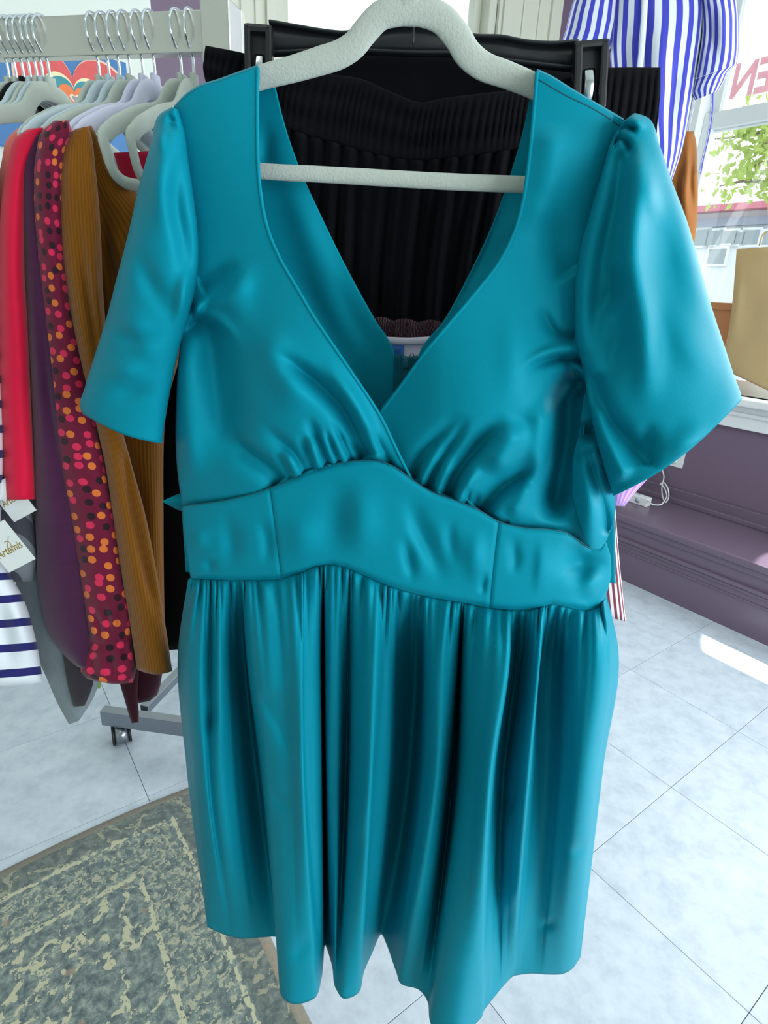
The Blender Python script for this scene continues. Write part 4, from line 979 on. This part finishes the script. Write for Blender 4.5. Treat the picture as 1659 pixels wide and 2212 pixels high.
# lower left tops
NT_ = garment('striped_tee', 'white tee with navy stripes at the lower left edge', 'tee', NAVYW,
        [('body', cloth_tube([((-110, 300), (-70, 300)), ((-160, 350), (-40, 380)), ((-165, 480), (-25, 480)), ((-165, 620), (-20, 640)), ((-170, 800), (2, 820)), ((-170, 980), (6, 1000)), ((-170, 1100), (0, 1110)), ((-160, 1210), (12, 1225)), ((-150, 1290), (48, 1290)), ((-140, 1390), (78, 1390)), ((-130, 1480), (92, 1474))], [.70, .70, .695, .69], [.03, .04, .045, .04], 80, 90, fset([([(10, 1250), (45, 1350), (70, 1450)], .008, 14, 14), ([(-10, 1260), (10, 1380), (30, 1480)], -.008, 14, 14)]), uvs=(1, 1.95), sag=6), .0016, None)])
garment('grey_tee', 'heather grey tee hanging lowest beside the striped tee', 'tee', GREYH,
        [('body', cloth_tube([((30, 330), (60, 330)), ((5, 420), (62, 420)), ((-10, 700), (110, 700)), ((0, 900), (165, 900)), ((16, 1060), (180, 1060)), ((26, 1160), (195, 1160)), ((34, 1250), (205, 1260)), ((42, 1315), (210, 1340)), ((68, 1390), (214, 1400)), ((100, 1460), (216, 1455)), ((126, 1520), (204, 1500)), ((150, 1564), (170, 1556))], [.735, .745, .745, .745], [.02, .03, .03, .02], 60, 80, fset([([(120, 1150), (140, 1300), (160, 1450)], -.008, 12, 12)])), .0016, None)])
garment('charcoal_top', 'charcoal top ending in front of the heather grey tee', 'top', CHAR,
        [('body', cloth_tube([((66, 330), (86, 330)), ((58, 600), (96, 600)), ((62, 850), (125, 850)), ((66, 1000), (150, 1000)), ((90, 1150), (165, 1150)), ((120, 1300), (185, 1300)), ((138, 1420), (203, 1420)), ((150, 1490), (198, 1486)), ((160, 1526), (182, 1524))], .715, .014, 40, 50), .0015, None)])
garment('patterned_top', 'grey and dark patterned top behind the white price tags', 'top', NAVYW2,
        [('body', cloth_tube([((-60, 310), (-30, 310)), ((-85, 420), (-12, 420)), ((-90, 700), (0, 700)), ((-90, 900), (40, 900)), ((-90, 1020), (52, 1010)), ((-80, 1100), (66, 1100)), ((-60, 1200), (80, 1200)), ((-40, 1260), (70, 1255))], .712, .016, 50, 40), .0015, None)])
garment('maroon_top', 'maroon top with hanging tie below the mustard sleeve', 'top', MARO,
        [('body', cloth_tube([((250, 470), (300, 470)), ((235, 700), (330, 700)), ((245, 1000), (345, 1000)), ((255, 1250), (350, 1250)), ((256, 1380), (352, 1380)), ((258, 1450), (350, 1450)), ((268, 1490), (346, 1478)), ((285, 1512), (338, 1502)), ((300, 1518), (322, 1514))], .80, .02, 50, 50), .0015, None),
         ('tie', cloth_tube([((254, 1430), (300, 1430)), ((258, 1470), (298, 1470)), ((268, 1505), (296, 1505)), ((278, 1540), (299, 1540)), ((285, 1562), (299, 1560))], .775, .006, 30, 30), .0012, None)])
garment('lime_top', 'lime green hem showing under the dotted cuff', 'top', LIME,
        [('body', cloth_tube([((150, 450), (180, 450)), ((160, 700), (200, 700)), ((175, 1050), (215, 1050)), ((190, 1380), (222, 1380)), ((192, 1440), (222, 1440)), ((196, 1472), (220, 1472)), ((202, 1487), (216, 1487))], .81, .008, 30, 24), .0015, None)])
garment('black_blouse', 'black blouse hidden between mustard top and teal dress', 'top', BLACKC,
        [('body', cloth_tube([((330, 330), (450, 320)), ((330, 500), (470, 500)), ((335, 800), (470, 800)), ((340, 1100), (460, 1100)), ((345, 1300), (440, 1300)), ((348, 1405), (425, 1400))], .815, .02, 40, 50), .0015, None)])
garment('raspberry_top', 'raspberry red scoop neck top behind the loose hanger end', 'top', plain('raspberry_jersey', (196, 30, 70), .8, 0, .2, .1),
        [('body', cloth_tube([((246, 330), (330, 326)), ((258, 370), (340, 370)), ((270, 420), (350, 420)), ((285, 560), (370, 560)), ((300, 760), (380, 760))], .822, .012, 40, 40), .0015, None)])
# price tags
CARD = plain('white_card', (226, 230, 230), .6, 0, .4, 0, .03, 20); GOLD = plain('gold_print', (150, 126, 52), .45, 0, .5, 0, .1, 60)
def price_tag(corners, Y, label, tsize, rel, logo=True):
    C = np.array([on_y(x, y, Y) for x, y in corners]); c = C.mean(0)   # TL TR BR BL
    ex = C[2]-C[3]; wx = np.linalg.norm(ex); ex /= wx; ez = np.cross(ex, (0, 1, 0)); ez /= np.linalg.norm(ez)
    if ez[2] < 0: ez = -ez
    hz = abs((C[0]-C[3])@ez); ey = np.cross(ez, ex)
    if ey[1] < 0: ey = -ey
    t = thing('price_tag', label, 'price tag', c, 'white price tags')
    o = (C[2]+C[3])/2+ez*hz/2
    V, Fc = box_geo(o, ex, ey, ez, wx, .0007, hz, .0002); mesh_obj('card', V, Fc, CARD, t, smooth=False)
    tv, tf = text_geo('Artemis', 1., .25, .012)
    w = tv[:, 0].max()-tv[:, 0].min(); s = wx*tsize/w
    V = [o-ey*.0006+ex*((p[0]-tv[:, 0].min()-w/2)*s)+ez*(p[1]*s*1.25+hz*rel) for p in tv]
    mesh_obj('lettering', V, tf, GOLD, t, smooth=False)
    if logo:
        an = np.linspace(-1.2, 2.0, 24); cen = o-ey*.0007+ez*(hz*rel+wx*.26)+ex*wx*.08
        arc = [cen+ex*math.cos(a)*wx*.10+ez*math.sin(a)*wx*.10 for a in an]
        V, Fc = tube_geo(arc, (.0004, .0002), 6, flat=ey); mesh_obj('bow_emblem', V, Fc, GOLD, t)
        V, Fc = tube_geo([cen-ex*wx*.1-ez*wx*.1, cen+ex*wx*.2+ez*wx*.2], (.0003, .0002), 6, flat=ey); mesh_obj('arrow_emblem', V, Fc, GOLD, t)
    hh = o-ey*.0004+ez*hz*.43
    ring = [hh+ex*math.cos(a)*.0012+ez*math.sin(a)*.0012 for a in np.linspace(0, 2*math.pi, 13)[:-1]]
    V, Fc = tube_geo(ring, (.0004, .0004), 5, closed=True, flat=ey); mesh_obj('eyelet', V, Fc, CHROME, t)
    V, Fc = tube_geo([hh, hh+ez*.012+ey*.004, hh+ez*.03+ey*.012], (.0003, .0003), 5); mesh_obj('string', V, Fc, WIRE, t)
    return t
price_tag([(-12, 1134), (44, 1124), (77, 1207), (20, 1237)], .650, 'white price tag with gold lettering and bow emblem, fully visible', .92, -.16)
price_tag([(-2, 1040), (50, 1024), (79, 1102), (31, 1128)], .684, 'white price tag half tucked under the crimson hem', .92, -.08, False)

# ------------------------------------------------------------------ second rack: only its low base shows
b0 = on_z(215, 1537, .13); b1_ = on_z(395, 1562, .13); bd = (b1_-b0)/np.linalg.norm(b1_-b0); bn = np.array([-bd[1], bd[0], 0])
base = thing('rolling_rack', 'low chrome rolling rack base with caster left of the teal skirt', 'clothes rack', (b0[0], b0[1], 0))
V, Fc = box_geo(b0+bd*.42+bn*.016-DZ*.028, bd, bn, DZ, .84, .032, .056, .002); mesh_obj('foot_bar', V, Fc, DCHROME, base, smooth=False)
x0 = on_z(300, 1535, .12)+bn*.03; x1 = on_z(390, 1440, .12); xd = (x1-x0)/np.linalg.norm(x1-x0)
V, Fc = box_geo(x0+xd*.45-DZ*.02, xd, np.array([-xd[1], xd[0], 0]), DZ, .9, .03, .03, .002); mesh_obj('cross_bar', V, Fc, DCHROME, base, smooth=False)
V, Fc = box_geo(b0+bd*.45+bn*.016+DZ*.6, bd, bn, DZ, .03, .03, 1.2, .002); mesh_obj('post', V, Fc, STEEL, base, smooth=False)
for q in (.055, .78):
    cc = b0+bd*q+bn*.016; cc[2] = .034
    wdir = np.array([.88, .47, 0]); wdir /= np.linalg.norm(wdir)
    V, Fc = tube_geo([cc-wdir*.022, cc-wdir*.0215, cc+wdir*.0215, cc+wdir*.022], [(.026, .026), (.031, .031), (.031, .031), (.026, .026)], 28, flat=np.cross(wdir, DZ)); cs = mesh_obj('caster', V, Fc, DCHROME, base)
    for s_ in (-1, 1):
        V, Fc = tube_geo([cc+wdir*s_*.022, cc+wdir*s_*.029], (.033, .033), 28, flat=np.cross(wdir, DZ)); mesh_obj('wheel', V, Fc, BLACKP, cs).location = (0, 0, 0)
    V, Fc = tube_geo([cc+DZ*.02, cc+DZ*.045], (.008, .008), 12, flat=bn); mesh_obj('caster_stem', V, Fc, STEEL, base)

# ------------------------------------------------------------------ heart picture on the display board
def wallpt(px, py, off): return on_plane(px, py, DB, BW-.03-off)
pc = thing('heart_picture', 'colourful painted heart picture on the white board behind the rack', 'picture', wallpt(150, 180, .02))
cv = [(-60, 60), (270, 60), (272, 345), (-60, 330)]
o_ = wallpt(150, 225, .012)
W_, H_ = .50, .32
V, Fc = box_geo(o_-DA*.05, DA, DB, DZ, W_, .018, H_, .003); mesh_obj('canvas', V, Fc, plain('blue_canvas', (64, 120, 176), .5, 0, .5, 0, .2, 9), pc, smooth=False)
hc = wallpt(162, 214, .024)
def heart(sx, sz, lift, mat, nm, dz=0.):
    t = np.linspace(0, 2*math.pi, 72, endpoint=False)
    x = 16*np.sin(t)**3/16; y = (13*np.cos(t)-5*np.cos(2*t)-2*np.cos(3*t)-np.cos(4*t))/16
    ring = [hc-DB*lift+DA*(a*sx)+DZ*(b*sz+dz) for a, b in zip(x, y)]; back = [p+DB*.0012 for p in ring]
    n = len(ring); V = ring+back+[hc-DB*lift+DZ*dz]; Fc = [(i, (i+1) % n, 2*n) for i in range(n)]+[(i, i+n, (i+1) % n+n, (i+1) % n) for i in range(n)]
    mesh_obj(nm, V, Fc, mat, pc, smooth=False)
pr = lambda n, c: plain('paint_'+n, c, .45, 0, .5, 0, .25, 26)
for i, (s, c) in enumerate(((.170, (244, 190, 170)), (.162, (216, 84, 84)), (.088, (240, 224, 180)), (.074, (52, 140, 150)), (.048, (238, 120, 62)), (.016, (240, 214, 190)), (.009, (150, 150, 150)))):
    heart(s*1.06, s*1.04, .001*i, pr(str(i), c), 'heart_print', -.0)
V, Fc = box_geo(o_-DZ*.36+DA*.02, DA, DB, DZ, .46, .016, .26, .003); 
p2 = thing('landscape_picture', 'small picture with orange and cream rays under the heart picture', 'picture', o_-DZ*.36)
mesh_obj('canvas', V, Fc, plain('ray_canvas', (120, 170, 200), .5, 0, .5, 0, .2, 9), p2, smooth=False)
for i, (c, dx) in enumerate((((240, 226, 170), -.02), ((236, 176, 92), .05), ((222, 96, 84), .12))):
    q = o_-DZ*.36+DA*(.02+dx)-DB*.010
    V, Fc = box_geo(q, (DA*.6-DZ*.8), DB, (DA*.8+DZ*.6), .05, .002, .24); mesh_obj('ray', V, Fc, plain('ray_%d' % i, c, .5), p2, smooth=False)

# ================================================================== RIGHT WINDOW DISPLAY
BLST = striped('blue_white_stripe', (208, 214, 222), (58, 62, 176), 6.2, 0, .5, .8, .5)
YB = 2.45
def bt(rows, depth, uvs, nu=80, nv=60, folds=None, Y=YB): return cloth_tube(rows, Y, depth, nu, nv, folds, uvs=uvs)
bl = garment('striped_blouse', 'blue and white striped blouse with puff sleeves hanging by the window', 'blouse', BLST,
   [('body', bt([((1300, -160), (1470, -170)), ((1325, -60), (1508, -70)), ((1322, 20), (1520, 10)), ((1318, 100), (1516, 70)), ((1325, 180), (1506, 140)), ((1345, 270), (1490, 240)), ((1375, 340), (1470, 335)), ((1395, 385), (1452, 388))], .10, (1, 1), 120, 80,
       fset([([(1400, -60), (1392, 60), (1385, 170), (1390, 300)], -.02, 9, 9), ([(1440, 0), (1425, 150), (1410, 300)], .02, 14, 14), ([(1365, 0), (1350, 150), (1370, 300)], -.02, 12, 12), ([(1480, 60), (1455, 200), (1440, 330)], -.02, 10, 10)])), .002, None),
    ('sleeve', bt([((1290, -120), (1340, -120)), ((1262, -60), (1345, -50)), ((1240, 0), (1340, 10)), ((1224, 60), (1334, 60)), ((1216, 100), (1320, 105)), ((1222, 116), (1310, 118))], .07, (.8, 1)), .002, None),
    ('sleeve', bt([((1490, -140), (1530, -130)), ((1502, -70), (1570, -70)), ((1512, 0), (1590, -5)), ((1516, 70), (1595, 60)), ((1508, 130), (1594, 115)), ((1500, 170), (1590, 140))], .08, (.8, 1), folds=fset([([(1555, -20), (1560, 60), (1560, 130)], .02, 10, 10), ([(1535, 0), (1540, 90), (1540, 150)], -.02, 9, 9)])), .002, None),
    ('cuff', bt([((1500, 172), (1588, 140)), ((1498, 184), (1574, 154)), ((1494, 200), (1566, 172)), ((1502, 216), (1552, 196))], .06, (.8, .3), 60, 24), .002, None),
    ('tie_string', bt([((1535, 186), (1541, 186)), ((1534, 240), (1540, 240)), ((1526, 300), (1531, 300)), ((1514, 350), (1519, 350)), ((1509, 374), (1515, 376))], .006, (.05, 4), 12, 50), .001, None)])
pl = cr([(1398, -80), (1392, 20), (1386, 110), (1372, 220), (1362, 330)], 40)
V, Fc = tube_geo(on_y(pl[:, 0], pl[:, 1], YB-.105), (.010, .003), 8, flat=(0, 1, 0)); mesh_obj('placket', V, Fc, plain('white_cotton', (214, 218, 224), .8), bl)
bt_ = on_y(1405, -170, YB); bh = copy_hanger('pale blue velvet hanger holding the striped blouse by the window', VELBLUE, 'velvet hangers by the window')
bh.location = (bt_[0], bt_[1], bt_[2]+.02); bh.rotation_euler = (0, 0, -.1)
def cord(px, py, Y, dz, lab):
    p = on_y(px, py, Y)+(0, 0, dz); V, Fc = tube_geo([p, (p[0], p[1], 3.4)], (.002, .002), 6, flat=(0, 1, 0))
    tag(mesh_obj('hanging_cord', V, Fc, WHITEP), lab, 'cord')
cord(1405, -170, YB, .095, 'thin white cord holding the striped blouse from the ceiling')
cord(1486, 288, 2.5, 0, 'thin white cord holding the caramel garment from the ceiling')
CARA = plain('caramel_cotton', (176, 112, 54), .8, 0, .2, .1, .1, 20, trans=.3)
garment('caramel_trousers', 'caramel brown garment hanging under the striped blouse by the window', 'trousers', CARA,
   [('body', cloth_tube([((1474, 284), (1498, 284)), ((1468, 310), (1503, 306)), ((1452, 350), (1505, 345)), ((1440, 420), (1507, 410)), ((1436, 500), (1505, 480)), ((1430, 600), (1492, 580)), ((1425, 760), (1490, 760)), ((1425, 860), (1492, 860))], 2.5, .05, 60, 70,
      fset([([(1482, 290), (1486, 350), (1478, 420), (1490, 500)], .03, 5, 5), ([(1472, 330), (1466, 450), (1460, 560)], -.03, 6, 6), ([(1495, 300), (1492, 400), (1500, 470)], -.02, 4, 4)])), .002, None)])
KRAFT = plain('kraft_paper', (214, 190, 142), .8, 0, .3, 0, .08, 9, .3, 40, trans=.35)
V, Fc, uv = cloth_tube([((1592, 538), (1760, 526)), ((1588, 590), (1765, 580)), ((1582, 660), (1770, 660)), ((1572, 730), (1770, 750)), ((1564, 780), (1768, 830)), ((1572, 802), (1760, 892))], 3.20, .05, 60, 40, fset([([(1605, 548), (1680, 545), (1740, 540)], .02, 6, 6), ([(1600, 560), (1594, 640), (1580, 740)], .02, 6, 6), ([(1640, 600), (1620, 700), (1600, 780)], -.012, 16, 16)]), DA)
pb_ = thing('paper_bag', 'large tan kraft paper bag leaning on the window sill', 'bag', rm(3.2, 1.2, 1.02))
mesh_obj('bag', V, Fc, KRAFT, pb_, uv=uv, thick=.003)
lp_ = cr([(1640, 530), (1650, 505), (1690, 500), (1705, 527)], 24); V, Fc = tube_geo(on_plane(lp_[:, 0], lp_[:, 1], DA, 3.19+0*lp_[:, 0]), (.006, .003), 8); mesh_obj('handle', V, Fc, KRAFT, pb_)
WOOD = plain('orange_wood', (176, 112, 58), .45, 0, .5, 0, .15, 3, 0, 1, (1, 1, 8))
wb = thing('wooden_box', 'orange brown wooden box on the sill behind the paper bag', 'box', rm(3.28, 1.62, 1.02))
V, Fc = rbox(3.24, 3.33, 1.46, 1.82, 1.02, 1.46, .004); mesh_obj('body', V, Fc, WOOD, wb, smooth=False)
V, Fc = rbox(3.23, 3.335, 1.45, 1.83, 1.44, 1.475, .004); mesh_obj('lid', V, Fc, WOOD, wb, smooth=False)

# mirrored OPEN lettering stuck on the outer side of the glass
tv, tf = text_geo('OPEN', 1., 0., .03)
h = tv[:, 1].max()-tv[:, 1].min(); w = tv[:, 0].max(); L0 = on_plane(1575, 212, DA, 3.46); 
PINKV = plain('faded_red_vinyl', (246, 208, 214), .6, trans=.8)
sg = thing('open_sign', 'faded red OPEN lettering on the window glass seen from behind', 'sign', L0)
sE = float(L0@DB); k1 = .40/w; k2 = .155/h
V = [rm(3.46, sE-(w-p[0])*k1, float(L0[2])+p[1]*k2) for p in tv]+[rm(3.463, sE-(w-p[0])*k1, float(L0[2])+p[1]*k2) for p in tv]
n_ = len(tv); mesh_obj('lettering', V, list(tf)+[tuple(i+n_ for i in reversed(f)) for f in tf], PINKV, sg, smooth=False)

# outlet, power strip and flex
ou = thing('wall_outlet', 'white double wall outlet plate on the mauve wall', 'outlet', on_plane(1458, 985, DA, 3.34))
oc = on_plane(1459, 985, DA, 3.337)
V, Fc = box_geo(oc, DB, DA, DZ, .11, .008, .125, .003); mesh_obj('plate', V, Fc, WHITEP, ou, smooth=False)
for dz in (-.03, .03):
    V, Fc = tube_geo([oc-DA*.004+DZ*dz, oc-DA*.007+DZ*dz], (.018, .018), 20, flat=DZ); s_ = mesh_obj('socket', V, Fc, WHITEP, ou)
    for q in (-.006, .006):
        V, Fc = box_geo(oc-DA*.0072+DZ*(dz+.003)+DB*q, DB, DA, DZ, .002, .001, .008); mesh_obj('slot', V, Fc, BLACKP, s_, smooth=False).location = (0, 0, 0)
ps = thing('power_strip', 'small white power strip on the mauve bench ledge', 'power strip', on_z(1376, 1085, .372))
pcn = on_z(1374, 1086, .372)
V, Fc = box_geo(pcn+DZ*.026, DB, DA, DZ, .15, .05, .05, .004); mesh_obj('body', V, Fc, WHITEP, ps, smooth=False)
V, Fc = tube_geo([pcn-DA*.025+DZ*.026-DB*.02, pcn-DA*.028+DZ*.026-DB*.02], (.015, .015), 18, flat=DZ); mesh_obj('socket', V, Fc, GREYP, ps)
V, Fc = box_geo(pcn+DZ*.052+DB*.01, DB, DA, DZ, .05, .012, .003, .001); mesh_obj('switch', V, Fc, GREYP, ps, smooth=False)
fx = thing('coiled_cable', 'white cable looped in a bundle beside the power strip', 'cord', on_z(1430, 1090, .372))
pp = [(1400, 1080, 3.06), (1410, 1090, 3.03), (1424, 1091, 3.05), (1436, 1080, 3.12), (1440, 1068, 3.2), (1432, 1050, 3.25), (1427, 1045, 3.26), (1432, 1042, 3.26), (1440, 1050, 3.25), (1444, 1075, 3.2), (1438, 1085, 3.15), (1432, 1075, 3.2), (1430, 1050, 3.27), (1434, 1030, 3.31), (1431, 1008, 3.325), (1440, 996, 3.325)]
P = np.array([on_plane(x, y, DA, a) for x, y, a in pp]); V, Fc = tube_geo(cr(P, 140), (.0035, .0035), 8); mesh_obj('cord', V, Fc, WHITEP, fx)
V, Fc = tube_geo(cr(np.array([on_plane(x, y, DA, a) for x, y, a in ((1425, 998, 3.32), (1424, 1012, 3.3), (1412, 1022, 3.26), (1405, 1024, 3.2))]), 30), (.005, .005), 8); mesh_obj('cord', V, Fc, WHITEP, fx)

# ================================================================== OUTSIDE
V, Fc = rbox(3.52, 40, -25, 30, -.35, -.2); tag(mesh_obj('pavement', V, Fc, plain('pale_concrete', (196, 200, 202), .9), smooth=False), 'pale concrete street outside the windows', 'street')
V, Fc = rbox(-30, 3.5, 2.9, 40, -.35, -.2); tag(mesh_obj('pavement', V, Fc, plain('pale_concrete', (196, 200, 202), .9), smooth=False), 'pale concrete yard outside the back window', 'street')
AB = 14.0
def op(px, py, a=AB): return on_plane(px, py, DA, a)
bu = thing('white_building', 'white building with red roof line across the street', 'building', op(1600, 700)*np.array([1, 1, 0]))
pT = op(1600, 456); bz = float(pT[2]); sm = float(pT@DB)
V, Fc = rbox(AB+.02, AB+4, sm-9, sm+6, -.2, bz); mesh_obj('wall', V, Fc, plain('white_siding', (226, 230, 232), .8), bu, smooth=False)
V, Fc = rbox(AB-.3, AB+4, sm-9, sm+6, bz, bz+.12); mesh_obj('roof_edge', V, Fc, plain('red_fascia', (206, 120, 136), .7), bu, smooth=False)
V, Fc = rbox(AB-.1, AB+.02, sm-9, sm+6, bz-.28, bz-.12); mesh_obj('gutter', V, Fc, plain('grey_fascia', (150, 156, 172), .7), bu, smooth=False)
WG = plain('pale_window', (150, 162, 166), .3); WF = plain('window_white', (230, 234, 236), .6)
for x0_, y0_, x1w, y1w in ((1508, 497, 1528, 530), (1532, 499, 1558, 529), (1562, 500, 1590, 525), (1593, 503, 1607, 526), (1611, 498, 1637, 528), (1655, 500, 1690, 528), (1536, 538, 1565, 570)):
    a_ = op(x0_, y0_); b_ = op(x1w, y1w); s0_, s1_ = sorted((float(a_@DB), float(b_@DB))); z0_, z1_ = sorted((float(a_[2]), float(b_[2])))
    V, Fc = rbox(AB-.05, AB+.03, s0_-.05, s1_+.05, z0_-.05, z1_+.05); fo = mesh_obj('window', V, Fc, WF, bu, smooth=False)
    V, Fc = rbox(AB-.06, AB-.049, s0_, s1_, z0_, z1_); mesh_obj('pane', V, Fc, WG, fo, smooth=False).location = (0, 0, 0)
# tree
LEAF = plain('spring_leaf', (196, 214, 120), .7, 0, .3, 0, .35, 3, trans=.5); BARK = plain('bark', (120, 106, 88), .9)
tc_ = on_plane(1690, 330, DA, 8.0)
tree = thing('street_tree', 'leafy light green tree seen through the right window', 'tree', (tc_[0], tc_[1], -.2))
V, Fc = tube_geo(cr(np.array([(tc_[0]+.9, tc_[1]-.9, -.2), (tc_[0]+.9, tc_[1]-.9, 2.2), tc_+(0.3, -.3, .6), tc_+(.1, 0, 1.6)]), 20), (.09, .09), 10); mesh_obj('trunk', V, Fc, BARK, tree)
gs = []; LV = []; LF = []
br = [[(1720, 420), (1660, 395), (1600, 392), (1555, 402)], [(1720, 380), (1660, 350), (1600, 372)], [(1720, 300), (1650, 285), (1590, 296), (1545, 300)], [(1720, 260), (1650, 262), (1600, 275)], [(1720, 330), (1670, 320), (1640, 300)]]
for b_ in br:
    p = cr(b_, 24); P = on_plane(p[:, 0], p[:, 1], DA, 8.0+np.sin(np.arange(24)*.3)*.3); V, Fc = tube_geo(P, np.stack([np.linspace(.03, .008, 24)]*2, 1), 6); mesh_obj('branch', V, Fc, BARK, tree)
    for i in range(24):
        for q in range(7):
            c = P[i]+rng.normal(0, .13, 3); d1 = rng.normal(0, 1, 3); d1 /= np.linalg.norm(d1); d2 = np.cross(d1, rng.normal(0, 1, 3)); d2 /= np.linalg.norm(d2); s_ = .04+.03*rng.rand()
            n0 = len(LV); LV += [c-d1*s_, c+d2*s_*.5, c+d1*s_, c-d2*s_*.5]; LF.append((n0, n0+1, n0+2, n0+3))
for q in range(500):
    c = tc_+np.array([1.6, -2.0, .9])+rng.normal(0, 1, 3)*np.array([.9, .9, .7]); d1 = rng.normal(0, 1, 3); d1 /= np.linalg.norm(d1); d2 = np.cross(d1, rng.normal(0, 1, 3)); d2 /= np.linalg.norm(d2); s_ = .06
    n0 = len(LV); LV += [c-d1*s_, c+d2*s_*.5, c+d1*s_, c-d2*s_*.5]; LF.append((n0, n0+1, n0+2, n0+3))
mesh_obj('foliage', LV, LF, LEAF, tree, smooth=False, kind='stuff')
